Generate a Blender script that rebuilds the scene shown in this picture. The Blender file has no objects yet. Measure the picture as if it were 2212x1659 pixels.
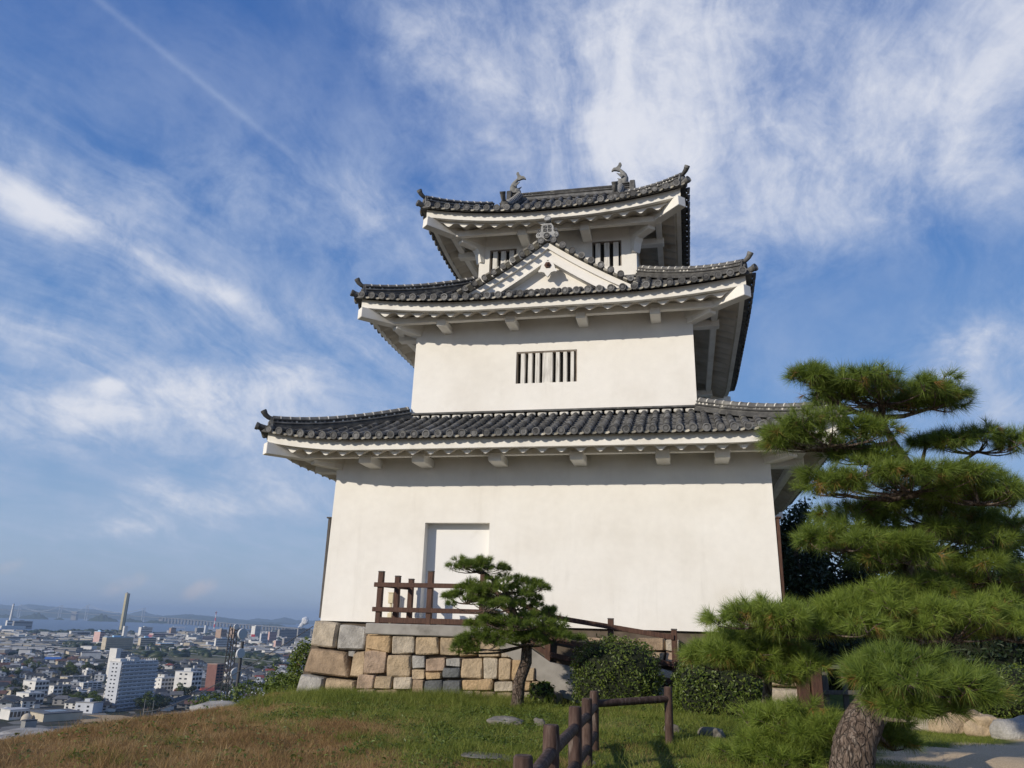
import bpy, math, random
import numpy as np
from mathutils import Matrix, Vector

# ---------------------------------------------------------------- camera, world, sun, exposure
SC = bpy.context.scene
COL = SC.collection
YAW, PITCH, ROLL, FPX = -.219, .299, .029, 1700.0
CAM = np.array([3.709, -20.536, -.034])
_f = np.array([math.sin(YAW)*math.cos(PITCH), math.cos(YAW)*math.cos(PITCH), math.sin(PITCH)])
_r0 = np.array([math.cos(YAW), -math.sin(YAW), 0.0]); _u0 = np.cross(_r0, _f)
_r = math.cos(ROLL)*_r0 + math.sin(ROLL)*_u0
_u = -math.sin(ROLL)*_r0 + math.cos(ROLL)*_u0
cd = bpy.data.cameras.new("camera"); cam = bpy.data.objects.new("camera", cd); COL.objects.link(cam)
M4 = Matrix.Identity(4)
for i in range(3):
    M4[i][0], M4[i][1], M4[i][2], M4[i][3] = _r[i], _u[i], -_f[i], CAM[i]
cam.matrix_world = M4
cd.sensor_width = 36.0; cd.lens = FPX/2212*36.0; cd.clip_start = .1; cd.clip_end = 90000
SC.camera = cam

SUN_EL, SUN_AZ = math.radians(21.5), math.radians(38.0)      # azimuth: to the left of straight behind the front wall's normal
SDIR = np.array([-math.sin(SUN_AZ)*math.cos(SUN_EL), -math.cos(SUN_AZ)*math.cos(SUN_EL), math.sin(SUN_EL)])
sd = bpy.data.lights.new("sun", 'SUN'); sd.energy = 4.0; sd.angle = math.radians(.5); sd.color = (1.0, .905, .77)
sun = bpy.data.objects.new("sun", sd); COL.objects.link(sun)
sun.rotation_euler = Vector(SDIR).to_track_quat('Z', 'Y').to_euler()
SC.view_settings.view_transform = 'Standard'; SC.view_settings.look = 'None'
SC.view_settings.exposure = 0.0; SC.view_settings.gamma = 1.0
SC.cycles.use_denoising = True
SC.cycles.max_bounces = 6; SC.cycles.diffuse_bounces = 3; SC.cycles.volume_bounces = 0
SC.cycles.transparent_max_bounces = 8

def ray(x, y): return _f + _r*((x-1106)/FPX) + _u*((829.5-y)/FPX)
def onY(x, y, Y): d = ray(x, y); return CAM + d*((Y-CAM[1])/d[1])
def onZ(x, y, Z): d = ray(x, y); return CAM + d*((Z-CAM[2])/d[2])
def atW(x, y, w): return CAM + ray(x, y)*w
def udir(x, y): d = ray(x, y); return d/np.linalg.norm(d)

class NT:
    def __init__(s, tree): s.t = tree; s.t.nodes.clear()
    def n(s, typ, **kw):
        nd = s.t.nodes.new(typ)
        for k, v in kw.items():
            if k.startswith('_'): setattr(nd, k[1:], v)
            else:
                sock = nd.inputs[int(k[1:])] if k[0] == 'i' and k[1:].isdigit() else nd.inputs[k.replace('__', ' ')]
                if isinstance(v, bpy.types.NodeSocket): s.t.links.new(v, sock)
                else: sock.default_value = v
        return nd
    def math(s, op, a, b=0.0, c=None, clamp=False):
        kw = dict(i0=a, i1=b)
        if c is not None: kw['i2'] = c
        return s.n('ShaderNodeMath', _operation=op, _use_clamp=clamp, **kw).outputs[0]
    def vec(s, op, a, b=(0, 0, 0)):
        n = s.n('ShaderNodeVectorMath', _operation=op, i0=a, i1=b)
        return n.outputs['Value'] if op in ('DOT_PRODUCT', 'LENGTH', 'DISTANCE') else n.outputs[0]
    def ramp(s, f, stops, interp='LINEAR'):
        nd = s.n('ShaderNodeValToRGB', Fac=f); cr = nd.color_ramp; cr.interpolation = interp
        while len(cr.elements) < len(stops): cr.elements.new(.5)
        for e, (p, c) in zip(cr.elements, stops):
            e.position = p; e.color = (c[0], c[1], c[2], 1) if hasattr(c, '__len__') else (c, c, c, 1)
        return nd.outputs[0]
    def mix(s, f, a, b, typ='MIX'):
        nd = s.t.nodes.new('ShaderNodeMix'); nd.data_type = 'RGBA'; nd.blend_type = typ
        for i, v in ((0, f), (6, a), (7, b)):
            if isinstance(v, bpy.types.NodeSocket): s.t.links.new(v, nd.inputs[i])
            else: nd.inputs[i].default_value = v if i == 0 else (v[0], v[1], v[2], 1)
        return nd.outputs[2]
    def noise(s, v, scale, detail=4.0, rough=.55, dist=0.0):
        return s.n('ShaderNodeTexNoise', Vector=v, Scale=scale, Detail=detail, Roughness=rough, Distortion=dist).outputs[0]
    def sstep(s, v, a, b, lo=0.0, hi=1.0):
        return s.n('ShaderNodeMapRange', _interpolation_type='SMOOTHSTEP', i0=v, i1=a, i2=b, i3=lo, i4=hi).outputs[0]

# sky: Nishita air plus high cirrus laid in a cloud layer above the place (directions of the world, not of the picture)
W = bpy.data.worlds.new("World"); SC.world = W; W.use_nodes = True
nt = NT(W.node_tree)
D0 = nt.n('ShaderNodeTexCoord').outputs['Generated']
sky = nt.n('ShaderNodeTexSky', _sky_type='NISHITA', _sun_disc=False, _sun_elevation=SUN_EL,
           _sun_rotation=math.atan2(SDIR[0], SDIR[1]), _altitude=60.0, _air_density=1.0, _dust_density=.7, _ozone_density=2.2).outputs[0]
sep = nt.n('ShaderNodeSeparateXYZ', Vector=D0)
dz = nt.math('ADD', nt.math('MAXIMUM', sep.outputs[2], 0.0), .17)
lay = nt.n('ShaderNodeCombineXYZ', X=nt.math('DIVIDE', sep.outputs[0], dz), Y=nt.math('DIVIDE', sep.outputs[1], dz), Z=0.0).outputs[0]
def blob(px, py, k, kx=1.0, ang=0.0):
    """soft spot of the sky round the direction seen at photo pixel (px, py); k in pixels across, kx its stretch, ang its slant"""
    c = udir(px, py); a = math.radians(ang)
    e1 = _r*math.cos(a) - _u*math.sin(a); e2 = _r*math.sin(a) + _u*math.cos(a)
    dd = nt.vec('SUBTRACT', D0, tuple(c))
    p = nt.math('MULTIPLY', nt.vec('DOT_PRODUCT', dd, tuple(e1)), FPX/(k*kx))
    q = nt.math('MULTIPLY', nt.vec('DOT_PRODUCT', dd, tuple(e2)), FPX/k)
    r2 = nt.math('ADD', nt.math('MULTIPLY', p, p), nt.math('MULTIPLY', q, q))
    return nt.math('EXPONENT', nt.math('MULTIPLY', r2, -1.0))
def total(lst):
    o = None
    for b, w in lst:
        t = nt.math('MULTIPLY', b, w); o = t if o is None else nt.math('ADD', o, t)
    return o
# long fibres run away from the castle front (world y), so they fan out from low in the middle of the view; broken up by puffs
wob = nt.n('ShaderNodeTexNoise', Vector=lay, Scale=.8, Detail=4.0).outputs['Color']
lay2 = nt.vec('ADD', lay, nt.vec('MULTIPLY', nt.vec('SUBTRACT', wob, (.5, .5, .5)), (.7, .7, 0)))
fib = nt.noise(nt.vec('MULTIPLY', lay2, (3.0, 1.15, 1)), 1.5, 8, .64, .5)
puff = nt.noise(nt.vec('MULTIPLY', lay2, (1.5, 1.2, 1)), 1.9, 8, .62, .3)
wf = nt.n('ShaderNodeTexNoise', Vector=D0, Scale=7.0, Detail=4.0).outputs['Color']
fine = nt.noise(nt.vec('ADD', D0, nt.vec('MULTIPLY', nt.vec('SUBTRACT', wf, (.5, .5, .5)), (.10, .10, .10))), 13, 8, .66)
pos = total([(blob(1300, 110, 240, 1.5, -20), .16), (blob(1400, 300, 160, 1.2), .12), (blob(1950, 230, 380, 1.7, -20), .15), (blob(1500, 60, 500, 1.6, -10), .12), (blob(950, 90, 90, 1.5, 10), .12), (blob(640, 420, 160, 2.4, 20), .08),
             (blob(900, 100, 70, 1.6, 10), .12), (blob(1700, 480, 170, 3.0, -18), .12),
             (blob(190, 495, 40, 4.2, 27), .19), (blob(430, 612, 28, 3.4, 27), .24), (blob(60, 560, 30, 4.0, 20), .14), (blob(450, 460, 70, 3.5, 8), .14), (blob(90, 700, 90, 3.2, 6), .22), (blob(60, 440, 45, 2.5, 20), .22), (blob(60, 330, 50, 2.5, 10), .10), (blob(520, 380, 60, 2.0, 40), .08), (blob(120, 880, 60, 2.5, 0), .16), (blob(235, 832, 14, 1.7, 0), .30), (blob(640, 960, 110, 2.6, 0), .12),
             (blob(530, 830, 60, 3.2, -6), .22), (blob(300, 920, 90, 3.5, -3), .20), (blob(420, 1090, 50, 4.0, 0), .17), (blob(700, 700, 80, 2.5, 20), .16), (blob(230, 1150, 20, 4, 3), .18),
             (blob(2130, 730, 60, 2.6, -27), .32), (blob(2100, 870, 60, 3.0, -12), .14), (blob(700, 400, 60, 3.0, 20), .10), (blob(700, 1150, 150, 2.5), .06)])
neg = total([(blob(350, 190, 190, 2.0, 25), .22), (blob(700, 150, 110, 1.4), .16), (blob(700, 590, 60, 2.5, 30), .16), (blob(1850, 650, 130, 2.4, -18), .30),
             (blob(560, 760, 45, 3, 5), .10), (blob(150, 640, 22, 4, 20), .12), (blob(350, 760, 25, 4, 8), .12), (blob(200, 820, 22, 3.5, 0), .10), (blob(200, 1010, 40, 5, 0), .08),
             (blob(980, 420, 80, 2.2, 30), .10), (blob(1560, 430, 60, 2, -30), .06), (blob(300, 60, 120, 2), .12)])
bias = nt.math('SUBTRACT', nt.math('MULTIPLY', pos, nt.math('ADD', .30, nt.math('MULTIPLY', nt.math('ADD', fine, fib), .70))), neg)
tex = nt.math('ADD', nt.math('MULTIPLY', fib, .40), nt.math('ADD', nt.math('MULTIPLY', puff, .32), nt.math('MULTIPLY', fine, .32)))
cov = nt.math('ADD', tex, bias)
veil = total([(blob(330, 560, 420, 1.4, 15), .34), (blob(500, 900, 300, 2.4, 0), .30), (blob(1900, 330, 420, 1.6, -15), .30), (blob(700, 330, 230, 1.8, 25), .22), (blob(2150, 850, 200, 1.6), .22)])
veil = nt.math('MULTIPLY', veil, nt.sstep(nt.math('ADD', nt.math('MULTIPLY', fib, .65), nt.math('MULTIPLY', fine, .35)), .34, .66))
alpha = nt.math('POWER', nt.sstep(cov, .44, 1.04), .95)
alpha = nt.math('SUBTRACT', 1.0, nt.math('MULTIPLY', nt.math('SUBTRACT', 1.0, alpha), nt.math('SUBTRACT', 1.0, veil)))
trail = nt.math('MULTIPLY', blob(430, 175, 7, 45, 37), nt.math('ADD', .02, nt.math('MULTIPLY', fine, .28)))
alpha = nt.math('ADD', nt.math('MULTIPLY', alpha, .95), trail, None, True)
# small cumulus heads above the horizon
hor = total([(blob(430, 1275, 24, 1.9, -20), .9), (blob(270, 1262, 26, 2.2, -15), .75), (blob(25, 1222, 24, 1.5), .65), (blob(120, 1245, 14, 2.4), .4), (blob(610, 1262, 12, 3), .3), (blob(520, 1300, 14, 4), .35)])
cum = nt.sstep(nt.math('MULTIPLY', hor, nt.math('ADD', .25, nt.noise(D0, 38, 6, .6))), .30, .72)
ccol = nt.mix(nt.sstep(cov, .60, 1.0), (.46, .545, .73), (.78, .80, .87))
deep = nt.n('ShaderNodeHueSaturation', Saturation=1.12, Value=1.0, Color=sky).outputs[0]
# Nishita is physically bright: 0.1 brings it to exposure 0; clouds are given in final values
base = nt.mix(1.0, deep, (.10, .10, .10), 'MULTIPLY')
air = nt.ramp(sep.outputs[2], [(0.0, (.38, .48, .63)), (.09, (.33, .47, .69)), (.25, (.165, .33, .65)), (.42, (.085, .225, .56)), (.58, (.055, .165, .49)), (.85, (.04, .12, .38))])
base = nt.mix(.8, base, air)
c1 = nt.mix(alpha, base, ccol)
c2 = nt.mix(nt.math('MULTIPLY', cum, .62), c1, (.66, .60, .60))
bg = nt.n('ShaderNodeBackground', Color=nt.mix(1.0, c2, (10, 10, 10), 'MULTIPLY'), Strength=.1)
nt.t.links.new(bg.outputs[0], nt.n('ShaderNodeOutputWorld').inputs[0])
W.cycles.sampling_method = 'MANUAL'; W.cycles.sample_map_resolution = 512
# ---------------------------------------------------------------- mesh building
class MB:
    def __init__(s): s.v = []; s.f = []; s.n = 0
    def add(s, V, F, mi=0):
        V = np.asarray(V, dtype=np.float32).reshape(-1, 3)
        if len(V) == 0: return s
        if isinstance(F, np.ndarray): s.f.append((F+s.n, mi))
        else:
            by = {}
            for q in F: by.setdefault(len(q), []).append(q)
            for k, l in by.items(): s.f.append((np.array(l, dtype=np.int64)+s.n, mi))
        s.v.append(V); s.n += len(V); return s
    def box(s, lo, hi, mi=0, M=None):
        x0, y0, z0 = lo; x1, y1, z1 = hi
        V = np.array([(x0,y0,z0),(x1,y0,z0),(x1,y1,z0),(x0,y1,z0),(x0,y0,z1),(x1,y0,z1),(x1,y1,z1),(x0,y1,z1)], float)
        if M is not None: V = V @ np.array(M)[:3, :3].T + np.array(M)[:3, 3]
        return s.add(V, [(0,3,2,1),(4,5,6,7),(0,1,5,4),(1,2,6,5),(2,3,7,6),(3,0,4,7)], mi)
    def cbox(s, lo, hi, c=.02, mi=0, M=None):
        """box with chamfered edges"""
        lo = np.array(lo, float); hi = np.array(hi, float); c = min(c, .45*float((hi-lo).min()))
        V = []; F = []; idx = {}
        for k in range(8):
            sg = np.array([(k & 1), (k >> 1) & 1, (k >> 2) & 1])
            p = np.where(sg, hi, lo); d = np.where(sg, -1, 1)*c
            for a in range(3):
                q = p.copy()
                for b in range(3):
                    if b != a: q[b] += d[b]
                idx[k, a] = len(V); V.append(q)
        for a in range(3):
            b, cc = (a+1) % 3, (a+2) % 3
            for sgn in (0, 1):
                ks = [(sgn << a) | (i << b) | (j << cc) for i, j in ((0, 0), (1, 0), (1, 1), (0, 1))]
                q = [idx[k, a] for k in ks]; F.append(q if sgn else q[::-1])
        for a in range(3):
            b, cc = (a+1) % 3, (a+2) % 3
            for i in (0, 1):
                for j in (0, 1):
                    k0 = (i << b) | (j << cc); k1 = k0 | (1 << a)
                    q = [idx[k0, b], idx[k1, b], idx[k1, cc], idx[k0, cc]]
                    F.append(q if i ^ j else q[::-1])
        for k in range(8):
            q = [idx[k, 0], idx[k, 1], idx[k, 2]]
            F.append(q if bin(k).count('1') % 2 else q[::-1])
        V = np.array(V)
        if M is not None: V = V @ np.array(M)[:3, :3].T + np.array(M)[:3, 3]
        return s.add(V, F, mi)
    def tube(s, P, R, k=8, mi=0, cap=True, wob=0.0, rng=None):
        P = np.asarray(P, float); n = len(P)
        R = np.full(n, R) if np.isscalar(R) else np.asarray(R, float)
        T = np.gradient(P, axis=0); T /= np.linalg.norm(T, axis=1)[:, None]+1e-12
        ref = np.array([0, 0, 1.0]) if abs(T[0][2]) < .9 else np.array([1.0, 0, 0])
        a = np.cross(ref, T[0]); a /= np.linalg.norm(a); V = []
        for i in range(n):
            a = a - T[i]*(a@T[i]); a /= np.linalg.norm(a); b = np.cross(T[i], a)
            th = np.arange(k)*2*math.pi/k
            rr = R[i]*(1 + (wob*(rng.random(k)-.5) if wob else 0))
            V.append(P[i] + (np.cos(th)*rr)[:, None]*a + (np.sin(th)*rr)[:, None]*b)
        V = np.concatenate(V); F = []
        i = np.arange(n-1)[:, None]; j = np.arange(k)[None, :]; j2 = (j+1) % k
        Q = np.stack([i*k+j, i*k+j2, (i+1)*k+j2, (i+1)*k+j], -1).reshape(-1, 4)
        s.add(V, Q, mi); base = s.n-len(V)
        if cap:
            s.f.append((np.array([[base+t for t in range(k)][::-1]]), mi)); s.f.append((np.array([[base+(n-1)*k+t for t in range(k)]]), mi))
        return s
    def sweep(s, sec, P, up=(0, 0, 1), mi=0, cap=True):
        """closed 2-D section (side, up) carried along P"""
        P = np.asarray(P, float); n = len(P); sec = np.asarray(sec, float); k = len(sec)
        T = np.gradient(P, axis=0); T /= np.linalg.norm(T, axis=1)[:, None]; V = []
        for i in range(n):
            sd_ = np.cross(T[i], up); sd_ /= np.linalg.norm(sd_); u_ = np.cross(sd_, T[i])
            V.append(P[i] + sec[:, :1]*sd_ + sec[:, 1:]*u_)
        i = np.arange(n-1)[:, None]; j = np.arange(k)[None, :]; j2 = (j+1) % k
        Q = np.stack([i*k+j, i*k+j2, (i+1)*k+j2, (i+1)*k+j], -1).reshape(-1, 4)
        s.add(np.concatenate(V), Q, mi); base = s.n-n*k
        if cap:
            s.f.append((np.array([[base+t for t in range(k)][::-1]]), mi)); s.f.append((np.array([[base+(n-1)*k+t for t in range(k)]]), mi))
        return s
    def prism(s, poly, a, b, M=None, mi=0):
        """polygon in the local xz plane, extruded along y from a to b"""
        n = len(poly); V = [(x, a, z) for x, z in poly] + [(x, b, z) for x, z in poly]; V = np.array(V, float)
        F = [list(range(n)), list(range(2*n-1, n-1, -1))] + [[i, n+i, n+(i+1) % n, (i+1) % n] for i in range(n)]
        if M is not None: V = V @ np.array(M)[:3, :3].T + np.array(M)[:3, 3]
        return s.add(V, F, mi)
    def lathe(s, prof, c=(0, 0, 0), ax=(0, 0, 1), k=12, mi=0):
        """profile of (radius, height) about the axis ax through c"""
        ax = np.array(ax, float); ax /= np.linalg.norm(ax)
        ref = np.array([0, 0, 1.0]) if abs(ax[2]) < .9 else np.array([1.0, 0, 0])
        a = np.cross(ref, ax); a /= np.linalg.norm(a); b = np.cross(ax, a); th = np.arange(k)*2*math.pi/k
        ring = np.cos(th)[:, None]*a + np.sin(th)[:, None]*b
        V = np.concatenate([np.array(c) + r*ring + h*ax for r, h in prof]); n = len(prof)
        i = np.arange(n-1)[:, None]; j = np.arange(k)[None, :]; j2 = (j+1) % k
        Q = np.stack([i*k+j, i*k+j2, (i+1)*k+j2, (i+1)*k+j], -1).reshape(-1, 4)
        s.add(V, Q, mi); base = s.n-len(V)
        s.f.append((np.array([[base+t for t in range(k)][::-1]]), mi)); s.f.append((np.array([[base+(n-1)*k+t for t in range(k)]]), mi))
        return s
    def mesh(s, name, mats, smooth=None):
        me = bpy.data.meshes.new(name)
        V = np.concatenate(s.v) if s.v else np.zeros((0, 3), np.float32)
        me.vertices.add(len(V)); me.vertices.foreach_set('co', V.astype(np.float32).ravel())
        tot = np.concatenate([np.full(len(f), f.shape[1]) for f, _ in s.f]); loops = np.concatenate([f.ravel() for f, _ in s.f])
        me.loops.add(len(loops)); me.loops.foreach_set('vertex_index', loops.astype(np.int32))
        me.polygons.add(len(tot)); st = np.concatenate([[0], np.cumsum(tot)[:-1]])
        me.polygons.foreach_set('loop_start', st.astype(np.int32))
        mi = np.concatenate([np.full(len(f), m) for f, m in s.f]); me.polygons.foreach_set('material_index', mi.astype(np.int32))
        for m in (mats if isinstance(mats, (list, tuple)) else [mats]): me.materials.append(m)
        me.update(calc_edges=True); me.validate()
        if smooth is None: me.polygons.foreach_set('use_smooth', np.zeros(len(me.polygons), bool))
        else:
            me.polygons.foreach_set('use_smooth', np.ones(len(me.polygons), bool))
            if smooth < 180: me.set_sharp_from_angle(angle=math.radians(smooth))
        return me
    def build(s, name, mats, parent=None, smooth=None):
        o = bpy.data.objects.new(name, s.mesh(name, mats, smooth)); COL.objects.link(o)
        if parent is not None: adopt(o, parent)
        return o
def wloc(o):
    m = Matrix.Identity(4)
    while o is not None:
        m = o.matrix_parent_inverse @ o.matrix_basis @ m if o.parent else o.matrix_basis @ m
        o = o.parent
    return m
def adopt(o, p): o.parent = p; o.matrix_parent_inverse = wloc(p).inverted()
def tag(o, label=None, cat=None, group=None, kind=None):
    for k, v in (('label', label), ('category', cat), ('group', group), ('kind', kind)):
        if v: o[k] = v
    return o
def empty(name, loc, label, cat, group=None):
    o = bpy.data.objects.new(name, None); COL.objects.link(o); o.location = tuple(float(t) for t in loc); o.empty_display_size = .3
    return tag(o, label, cat, group)
def copy_tree(o, parent=None):
    c = o.copy(); COL.objects.link(c)
    if parent is not None: c.parent = parent
    for ch in list(o.children): copy_tree(ch, c)
    return c
def frame(x, z=None, o=(0, 0, 0), up=(0, 0, 1)):
    """matrix with local x along x, local z near up"""
    x = np.array(x, float); x /= np.linalg.norm(x); y = np.cross(up, x); y /= np.linalg.norm(y); zz = np.cross(x, y)
    m = np.eye(4); m[:3, 0], m[:3, 1], m[:3, 2], m[:3, 3] = x, y, zz, o; return m
def ico(sub=2):
    t = (1+5**.5)/2
    V = [(-1,t,0),(1,t,0),(-1,-t,0),(1,-t,0),(0,-1,t),(0,1,t),(0,-1,-t),(0,1,-t),(t,0,-1),(t,0,1),(-t,0,-1),(-t,0,1)]
    F = [(0,11,5),(0,5,1),(0,1,7),(0,7,10),(0,10,11),(1,5,9),(5,11,4),(11,10,2),(10,7,6),(7,1,8),(3,9,4),(3,4,2),(3,2,6),(3,6,8),(3,8,9),(4,9,5),(2,4,11),(6,2,10),(8,6,7),(9,8,1)]
    V = [np.array(v)/np.linalg.norm(v) for v in V]
    for _ in range(sub):
        c = {}; G = []
        def mid(a, b):
            k = (min(a, b), max(a, b))
            if k not in c: m = V[a]+V[b]; V.append(m/np.linalg.norm(m)); c[k] = len(V)-1
            return c[k]
        for a, b, d in F:
            x, y, z = mid(a, b), mid(b, d), mid(d, a); G += [(a,x,z),(b,y,x),(d,z,y),(x,y,z)]
        F = G
    return np.array(V), np.array(F)
ICO1, ICO2, ICO3 = ico(1), ico(2), ico(3)
_wr = np.random.default_rng(5)
_WK = _wr.normal(size=(10, 3)); _WP = _wr.random(10)*6.28
def wnoise(P, scale=1.0):
    """cheap smooth noise of points, about -1..1"""
    P = np.asarray(P)*scale; o = 0
    for k, p in zip(_WK, _WP): o = o + np.sin(P@k*1.7 + p)
    return o/4.0
def boulder(mb, c, r, seed=0, mi=0, rough=.25, sub=ICO2):
    V, F = sub; c = np.array(c, float); r = np.array(r, float)
    d = 1 + rough*wnoise(V+seed*7.3, 1.1) + rough*.4*wnoise(V-seed*3.1, 3.0)
    q = np.sign(V)*np.abs(V)**.8
    return mb.add(c + q*d[:, None]*r, F, mi)

# ---------------------------------------------------------------- materials (real-world base colours; the soffit's also carries shade)
def mat(name, cols, scale=3.0, detail=5, rough=.85, bump=0.0, bscale=None, island=0.0, stretch=(1, 1, 1), spec=.3, fine=0.0, fscale=60, hue=0.0, stain=None, bdist=.02, streak=0.0):
    """cols: ramp colours of a noise; island: brightness change from piece to piece; fine: speckle; stain: (colour, scale, from, to)"""
    m = bpy.data.materials.new(name); m.use_nodes = True; t = NT(m.node_tree)
    co = t.n('ShaderNodeMapping', Vector=t.n('ShaderNodeTexCoord').outputs['Object'], Scale=stretch).outputs[0]
    nz = t.noise(co, scale, detail)
    k = len(cols)
    c = t.ramp(nz, [(.3+.4*i/max(1, k-1), cols[i]) for i in range(k)])
    if island:
        rn = t.n('ShaderNodeNewGeometry').outputs['Random Per Island']
        v = t.math('ADD', 1-island, t.math('MULTIPLY', rn, 2*island))
        c = t.mix(1.0, c, t.n('ShaderNodeCombineColor', Red=v, Green=v, Blue=v).outputs[0], 'MULTIPLY')
        if hue: c = t.n('ShaderNodeHueSaturation', Hue=t.math('ADD', .5-hue, t.math('MULTIPLY', t.math('FRACT', t.math('MULTIPLY', rn, 17.3)), 2*hue)), Color=c).outputs[0]
    if fine:
        fn = t.noise(co, fscale, 2)
        v = t.math('ADD', 1-fine, t.math('MULTIPLY', fn, 2*fine))
        c = t.mix(1.0, c, t.n('ShaderNodeCombineColor', Red=v, Green=v, Blue=v).outputs[0], 'MULTIPLY')
    if stain:
        sc_, ss, a, b = stain; c = t.mix(t.sstep(t.noise(co, ss, 5, .6), a, b), c, sc_)
    if streak:                                                 # old rain marks running down the wall
        sv = t.n('ShaderNodeMapping', Vector=t.n('ShaderNodeTexCoord').outputs['Object'], Scale=(1, 1, .10)).outputs[0]
        f = t.math('MULTIPLY', t.sstep(t.noise(sv, 4.5, 6, .6), .50, .78), t.sstep(t.noise(co, .5, 4), .40, .62))
        c = t.mix(t.math('MULTIPLY', f, streak), c, (.36, .33, .27))
    bs = t.n('ShaderNodeBsdfPrincipled', Base__Color=c, Roughness=rough)
    bs.inputs['Specular IOR Level'].default_value = spec
    if bump:
        bn = t.n('ShaderNodeBump', Strength=bump, Distance=bdist, Height=t.noise(co, bscale or scale*4, 4)).outputs[0]
        t.t.links.new(bn, bs.inputs['Normal'])
    t.t.links.new(bs.outputs[0], t.n('ShaderNodeOutputMaterial').inputs[0]); return m
def leafmat(name, c1, c2, rough=.5, trans=.25, hue=.02, var=.35):
    m = bpy.data.materials.new(name); m.use_nodes = True; t = NT(m.node_tree)
    rn = t.n('ShaderNodeNewGeometry').outputs['Random Per Island']
    big = t.noise(t.n('ShaderNodeTexCoord').outputs['Object'], 2.5, 3)
    c = t.mix(t.math('ADD', t.math('MULTIPLY', rn, .6), t.math('MULTIPLY', t.math('SUBTRACT', big, .3), .9), None, True), c1, c2)
    b = t.n('ShaderNodeBsdfPrincipled', Base__Color=c, Roughness=rough); b.inputs['Specular IOR Level'].default_value = .35
    tr = t.n('ShaderNodeBsdfTranslucent', Color=c)
    mx = t.n('ShaderNodeMixShader', i0=trans, i1=b.outputs[0], i2=tr.outputs[0])
    t.t.links.new(mx.outputs[0], t.n('ShaderNodeOutputMaterial').inputs[0]); return m
def plain(name, c, rough=.7, spec=.4, metal=0.0):
    m = bpy.data.materials.new(name); m.use_nodes = True; b = m.node_tree.nodes['Principled BSDF']
    b.inputs['Base Color'].default_value = (*c, 1); b.inputs['Roughness'].default_value = rough; b.inputs['Specular IOR Level'].default_value = spec
    b.inputs['Metallic'].default_value = metal; return m
PLASTER = mat("white_plaster", [(.745, .715, .65), (.80, .775, .715), (.83, .81, .755)], .7, 8, .9, .2, 14, fine=.05, fscale=5, stain=((.70, .66, .58), .35, .55, .85), bdist=.004, streak=.15)
PLASTER2 = mat("eave_plaster", [(.70, .67, .61), (.79, .77, .71), (.83, .81, .76)], 1.6, 6, .9, .1, 30, stain=((.50, .46, .39), 1.3, .58, .8), bdist=.004)
SOFFIT = mat("shade_darkened_soffit", [(.36, .32, .26), (.46, .42, .35), (.54, .50, .43)], 1.4, 6, .9, .1, 30, stain=((.24, .20, .15), 1.1, .55, .8), bdist=.004)  # eave plaster with the deep shade under the eaves put into its colour
TILE = mat("grey_roof_tile", [(.048, .047, .046), (.088, .087, .084), (.155, .152, .143)], 5, 6, .66, .35, 45, island=.6, spec=.4, stain=((.27, .26, .215), 2.2, .58, .78), bdist=.006)
TILEDISC = mat("tile_end_face", [(.06, .06, .06), (.115, .114, .111), (.20, .198, .19)], 2.6, 4, .7, .3, 60, island=.55, spec=.4, bdist=.006)
TILEPALE = mat("pale_tile_edge", [(.16, .15, .12), (.30, .28, .23), (.46, .43, .36)], 6, 5, .8, island=.5, spec=.3)
MORTAR = mat("white_mortar", [(.50, .48, .43), (.66, .64, .58)], 8, 4, .9, island=.2)
WOOD = mat("brown_stained_wood", [(.055, .027, .018), (.085, .042, .028), (.12, .062, .040)], 6, 6, .7, .3, 30, stretch=(6, 6, .8), island=.15, bdist=.005)
LOGWOOD = mat("dark_log_wood", [(.042, .024, .018), (.075, .045, .035), (.125, .085, .068)], 5, 7, .8, .4, 30, stretch=(5, 5, .9), bdist=.012, stain=((.22, .18, .15), 4, .55, .75))
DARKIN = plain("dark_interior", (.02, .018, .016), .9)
GREYWOOD = mat("weathered_boards", [(.07, .065, .06), (.13, .12, .11)], 5, 5, .85, stretch=(4, 4, .6))
CONC = mat("concrete", [(.22, .205, .18), (.31, .29, .26), (.37, .35, .31)], 2.2, 7, .9, .25, 30, stain=((.13, .12, .10), 1.2, .55, .78), bdist=.006)
# ---------------------------------------------------------------- the castle tower
YC = 5.2                                                   # the ridge line; the plan mirrors about it
TOWER = empty("castle_tower", (0, YC, 0), "white plastered three storey castle tower with grey tiled roofs and upturned eaves", "castle tower")
RNG = np.random.default_rng(11)

class Side:
    """one side of a hipped roof: s runs along the eave, t (0..1) from eave to the inner edge"""
    def __init__(s, roof, C, e, n, L, Ds, Do): s.R, s.C, s.e, s.n, s.L, s.Ds, s.Do = roof, np.array(C, float), np.array(e, float), np.array(n, float), L, Ds, Do
    def u(s, q): return min(q, s.L-q)/s.Do
    def tmax(s, q):
        u = s.u(q); lim = s.R['tg'] if (s.R.get('tg') and abs(s.n[0]) > .5) else 1.0
        if s.R.get('tg') and abs(s.n[1]) > .5 and u >= s.R['tg']: return 1.0
        return max(0.0, min(lim, u))
    def z(s, q, t):
        R = s.R; u = max(0.0, s.u(q))
        return R['z0'] + R['H']*(t*(1-R['c']) + R['c']*t*t) + R['rise']*max(0.0, 1-u/R['U'])**2*max(0, 1-t*.75)
    def P(s, q, t, dz=0.0):
        xy = s.C + s.e*q + s.n*(t*s.Ds); return np.array([xy[0], xy[1], s.z(q, t)+dz])
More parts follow.
